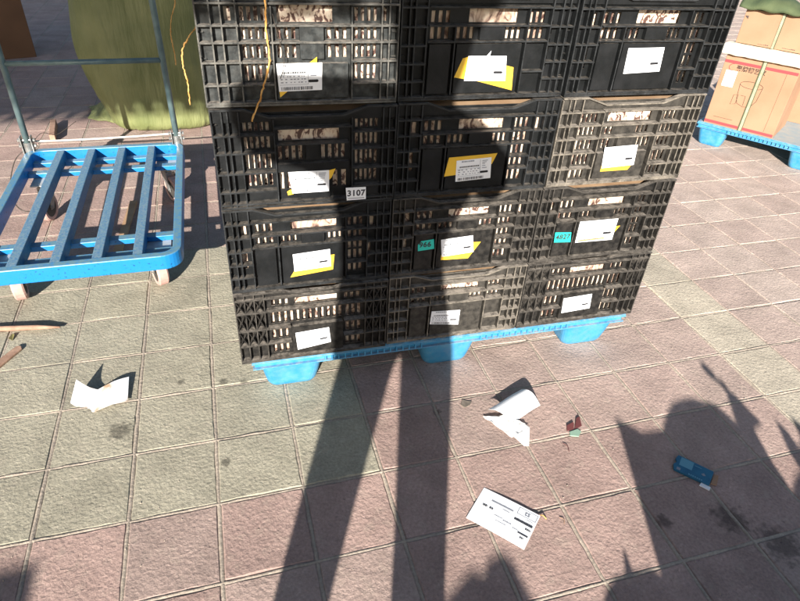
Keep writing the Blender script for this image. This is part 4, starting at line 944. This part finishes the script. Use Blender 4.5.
blob('shadow_sack', 'unseen sack shape added to cast the rounded shadow hump', 'sack', .760, YL - .05, .36, .130, .17, .126, M['sackcloth'], 1, 'added sack shapes that cast the lower right shadow')  # added sack shapes, sized for the outline of the cast shadow
blob('shadow_sack', 'unseen sack shape added at the base of the shadow casting pile', 'sack', .80, YL - .14, .136, .20, .20, .135, M['sackcloth'], 2, 'added sack shapes that cast the lower right shadow')
blob('shadow_sack', 'unseen sack shape added to fill the right end of the cast shadow', 'sack', 1.09, YL - .10, .136, .21, .18, .195, M['sackcloth'], 3, 'added sack shapes that cast the lower right shadow')
blob('shadow_sack', 'unseen sack shape added to spread the cast shadow leftwards', 'sack', .440, YL - .02, .0, .150, .06, .220, M['sackcloth'], 4, 'added sack shapes that cast the lower right shadow')
MB().tube([(.445, YL, .02), (.440, YL + .002, .405), (.436, YL, .458)], [.012, .020, .003], 8).build('wooden_stick', M['wood'])  # added only to cast the small shadow spike
tag(bpy.data.objects['wooden_stick'] if False else [o for o in C.objects if o.name.startswith('wooden_stick')][-1], 'unseen pointed stick added to cast the small shadow spike', 'stick')
br = thing('shadow_broom', 'broom shape added unseen to cast the thin slanting shadow', 'shadow_broom', (0, 0, 0))  # added pole shape for the thin slanting shadow
MB().tube([(.99, YL - .02, .0), (.908, YL, .606), (.866, YL, .650)], .0055, 10).build('handle', M['wood'], br)
MB().tube([(.870, YL, .646), (.850, YL, .668)], .0095, 10).build('grip', M['hub'], br)
cbx = MB(); X_ = .343; Z_ = .352
cbx.prism_y([(.60 + X_ - .010, .15), (.70 + X_ - .010, .15), (.66 + X_ - .010, .34), (.565 + X_ - .010, .905 - Z_ + .012), (.612 + X_ - .010, .915 - Z_ + .012), (.588 + X_ - .010, .940 - Z_ + .012), (.572 + X_ - .010, .962 - Z_ + .012), (.560 + X_ - .010, .966 - Z_ + .012), (.548 + X_ - .010, .995 - Z_ + .012), (.545 + X_ - .010, .960 - Z_ + .012), (.530 + X_ - .010, .92 - Z_ + .012), (.535 + X_ - .010, .86 - Z_ + .012)], YL - .03, YL - .022)  # added sheet, its outline cut for the flag like shadow
cb_o = cbx.build('shadow_sheet', M['cardboard']); tag(cb_o, 'unseen sheet added, outline shaped to cast the flag like shadow', 'cardboard')
cb2 = MB(); cb2.prism_y([(1.05, .32), (1.16, .32), (1.15, .50), (1.075, .555), (1.052, .575), (1.045, .54), (1.020, .530), (1.010, .560), (.995, .575), (.985, .53), (1.0, .45)], YL - .03, YL - .022)  # second added sheet, spikes cut for the finger like shadows
tag(cb2.build('shadow_sheet', M['cardboard']), 'smaller unseen sheet added, cut to cast the finger like shadows', 'cardboard')
stack2 = thing('cardboard_box', 'unseen tall box added to cast the bottom left shadow', 'box', (-1.30, -2.3, 0))  # added unseen box for the shadow at bottom left
MB().box(-.50, .02, -.4, 0, 0, .93).build('box_body', M['cardboard'], stack2, bevel=.003)
pack = blob('shadow_lump', 'unseen dark lump added to cast the soft bottom middle shadow', 'bag', -.27, -2.35, 0, .20, .12, .418, M['jacket'], 5)  # added unseen lump for the soft shadow at bottom middle
# market canopy whose fringed hem ends the shade
cn = thing('market_canopy', 'blue market canopy with a fringed hem on side poles, left of the viewpoint', 'canopy', (-2.8, -1.0, 0))
X0, X1, Y0, Y1, ZH = -5.2, -.62, -2.95, 1.6, 2.36
rf = MB(); zr = ZH + .22
rf.hexa([(X0 + 2.8, Y0 + 1, zr), (X1 + 2.8, Y0 + 1, zr), (X1 + 2.8, Y1 + 1, zr), (X0 + 2.8, Y1 + 1, zr), (X0 + 3.6, Y0 + 1.8, zr + .45), (X1 + 2.0, Y0 + 1.8, zr + .45), (X1 + 2.0, Y1 + .2, zr + .45), (X0 + 3.6, Y1 + .2, zr + .45)])
rf.build('roof', M['canvas'], cn)
vl = MB(); k = 0; x = X0
while x < X1 - .01:
    x2 = min(x + .10, X1); y = Y0 + 1
    vl.add([(x + 2.8, y, zr), (x2 + 2.8, y, zr), (x2 + 2.8, y, ZH + .05), (x + 2.8, y, ZH + .05)], [(0, 1, 2, 3)])
    vl.add([(x + 2.803, y, ZH + .05), (x2 + 2.797, y, ZH + .05), (x2 + 2.775, y, ZH + .012), (x + 2.825, y, ZH + .012)], [(0, 1, 2, 3)])
    x = x2
vl.add([(X0 + 2.8, Y0 + 1, ZH - .008), (X1 + 2.8, Y0 + 1, ZH - .008), (X1 + 2.8, Y0 + 1, ZH + .013), (X0 + 2.8, Y0 + 1, ZH + .013)], [(0, 1, 2, 3)])
vl.add([(X1 + 2.8, Y0 + 1, zr), (X1 + 2.8, Y1 + 1, zr), (X1 + 2.8, Y1 + 1, ZH), (X1 + 2.8, Y0 + 1, ZH)], [(0, 1, 2, 3)])
vo = vl.build('fringe', M['canvas'], cn, fix=False); vo.modifiers.new('s', 'SOLIDIFY').thickness = .006
for y in (Y0 + .2, Y1 - .2):
    pl = MB(); pl.cyl((X0 + 2.85, y + 1, 0), (X0 + 2.85, y + 1, zr), .04, 16); pl.box(X0 + 2.65, X0 + 3.05, y + .8, y + 1.2, 0, .03); pl.build('pole', M['steel'], cn)
    ar_ = MB(); ar_.tube([(X0 + 2.85, y + 1, zr - .04), (X1 + 2.7, y + 1, zr - .02)], .02, 10); ar_.build('arm', M['steel'], cn)
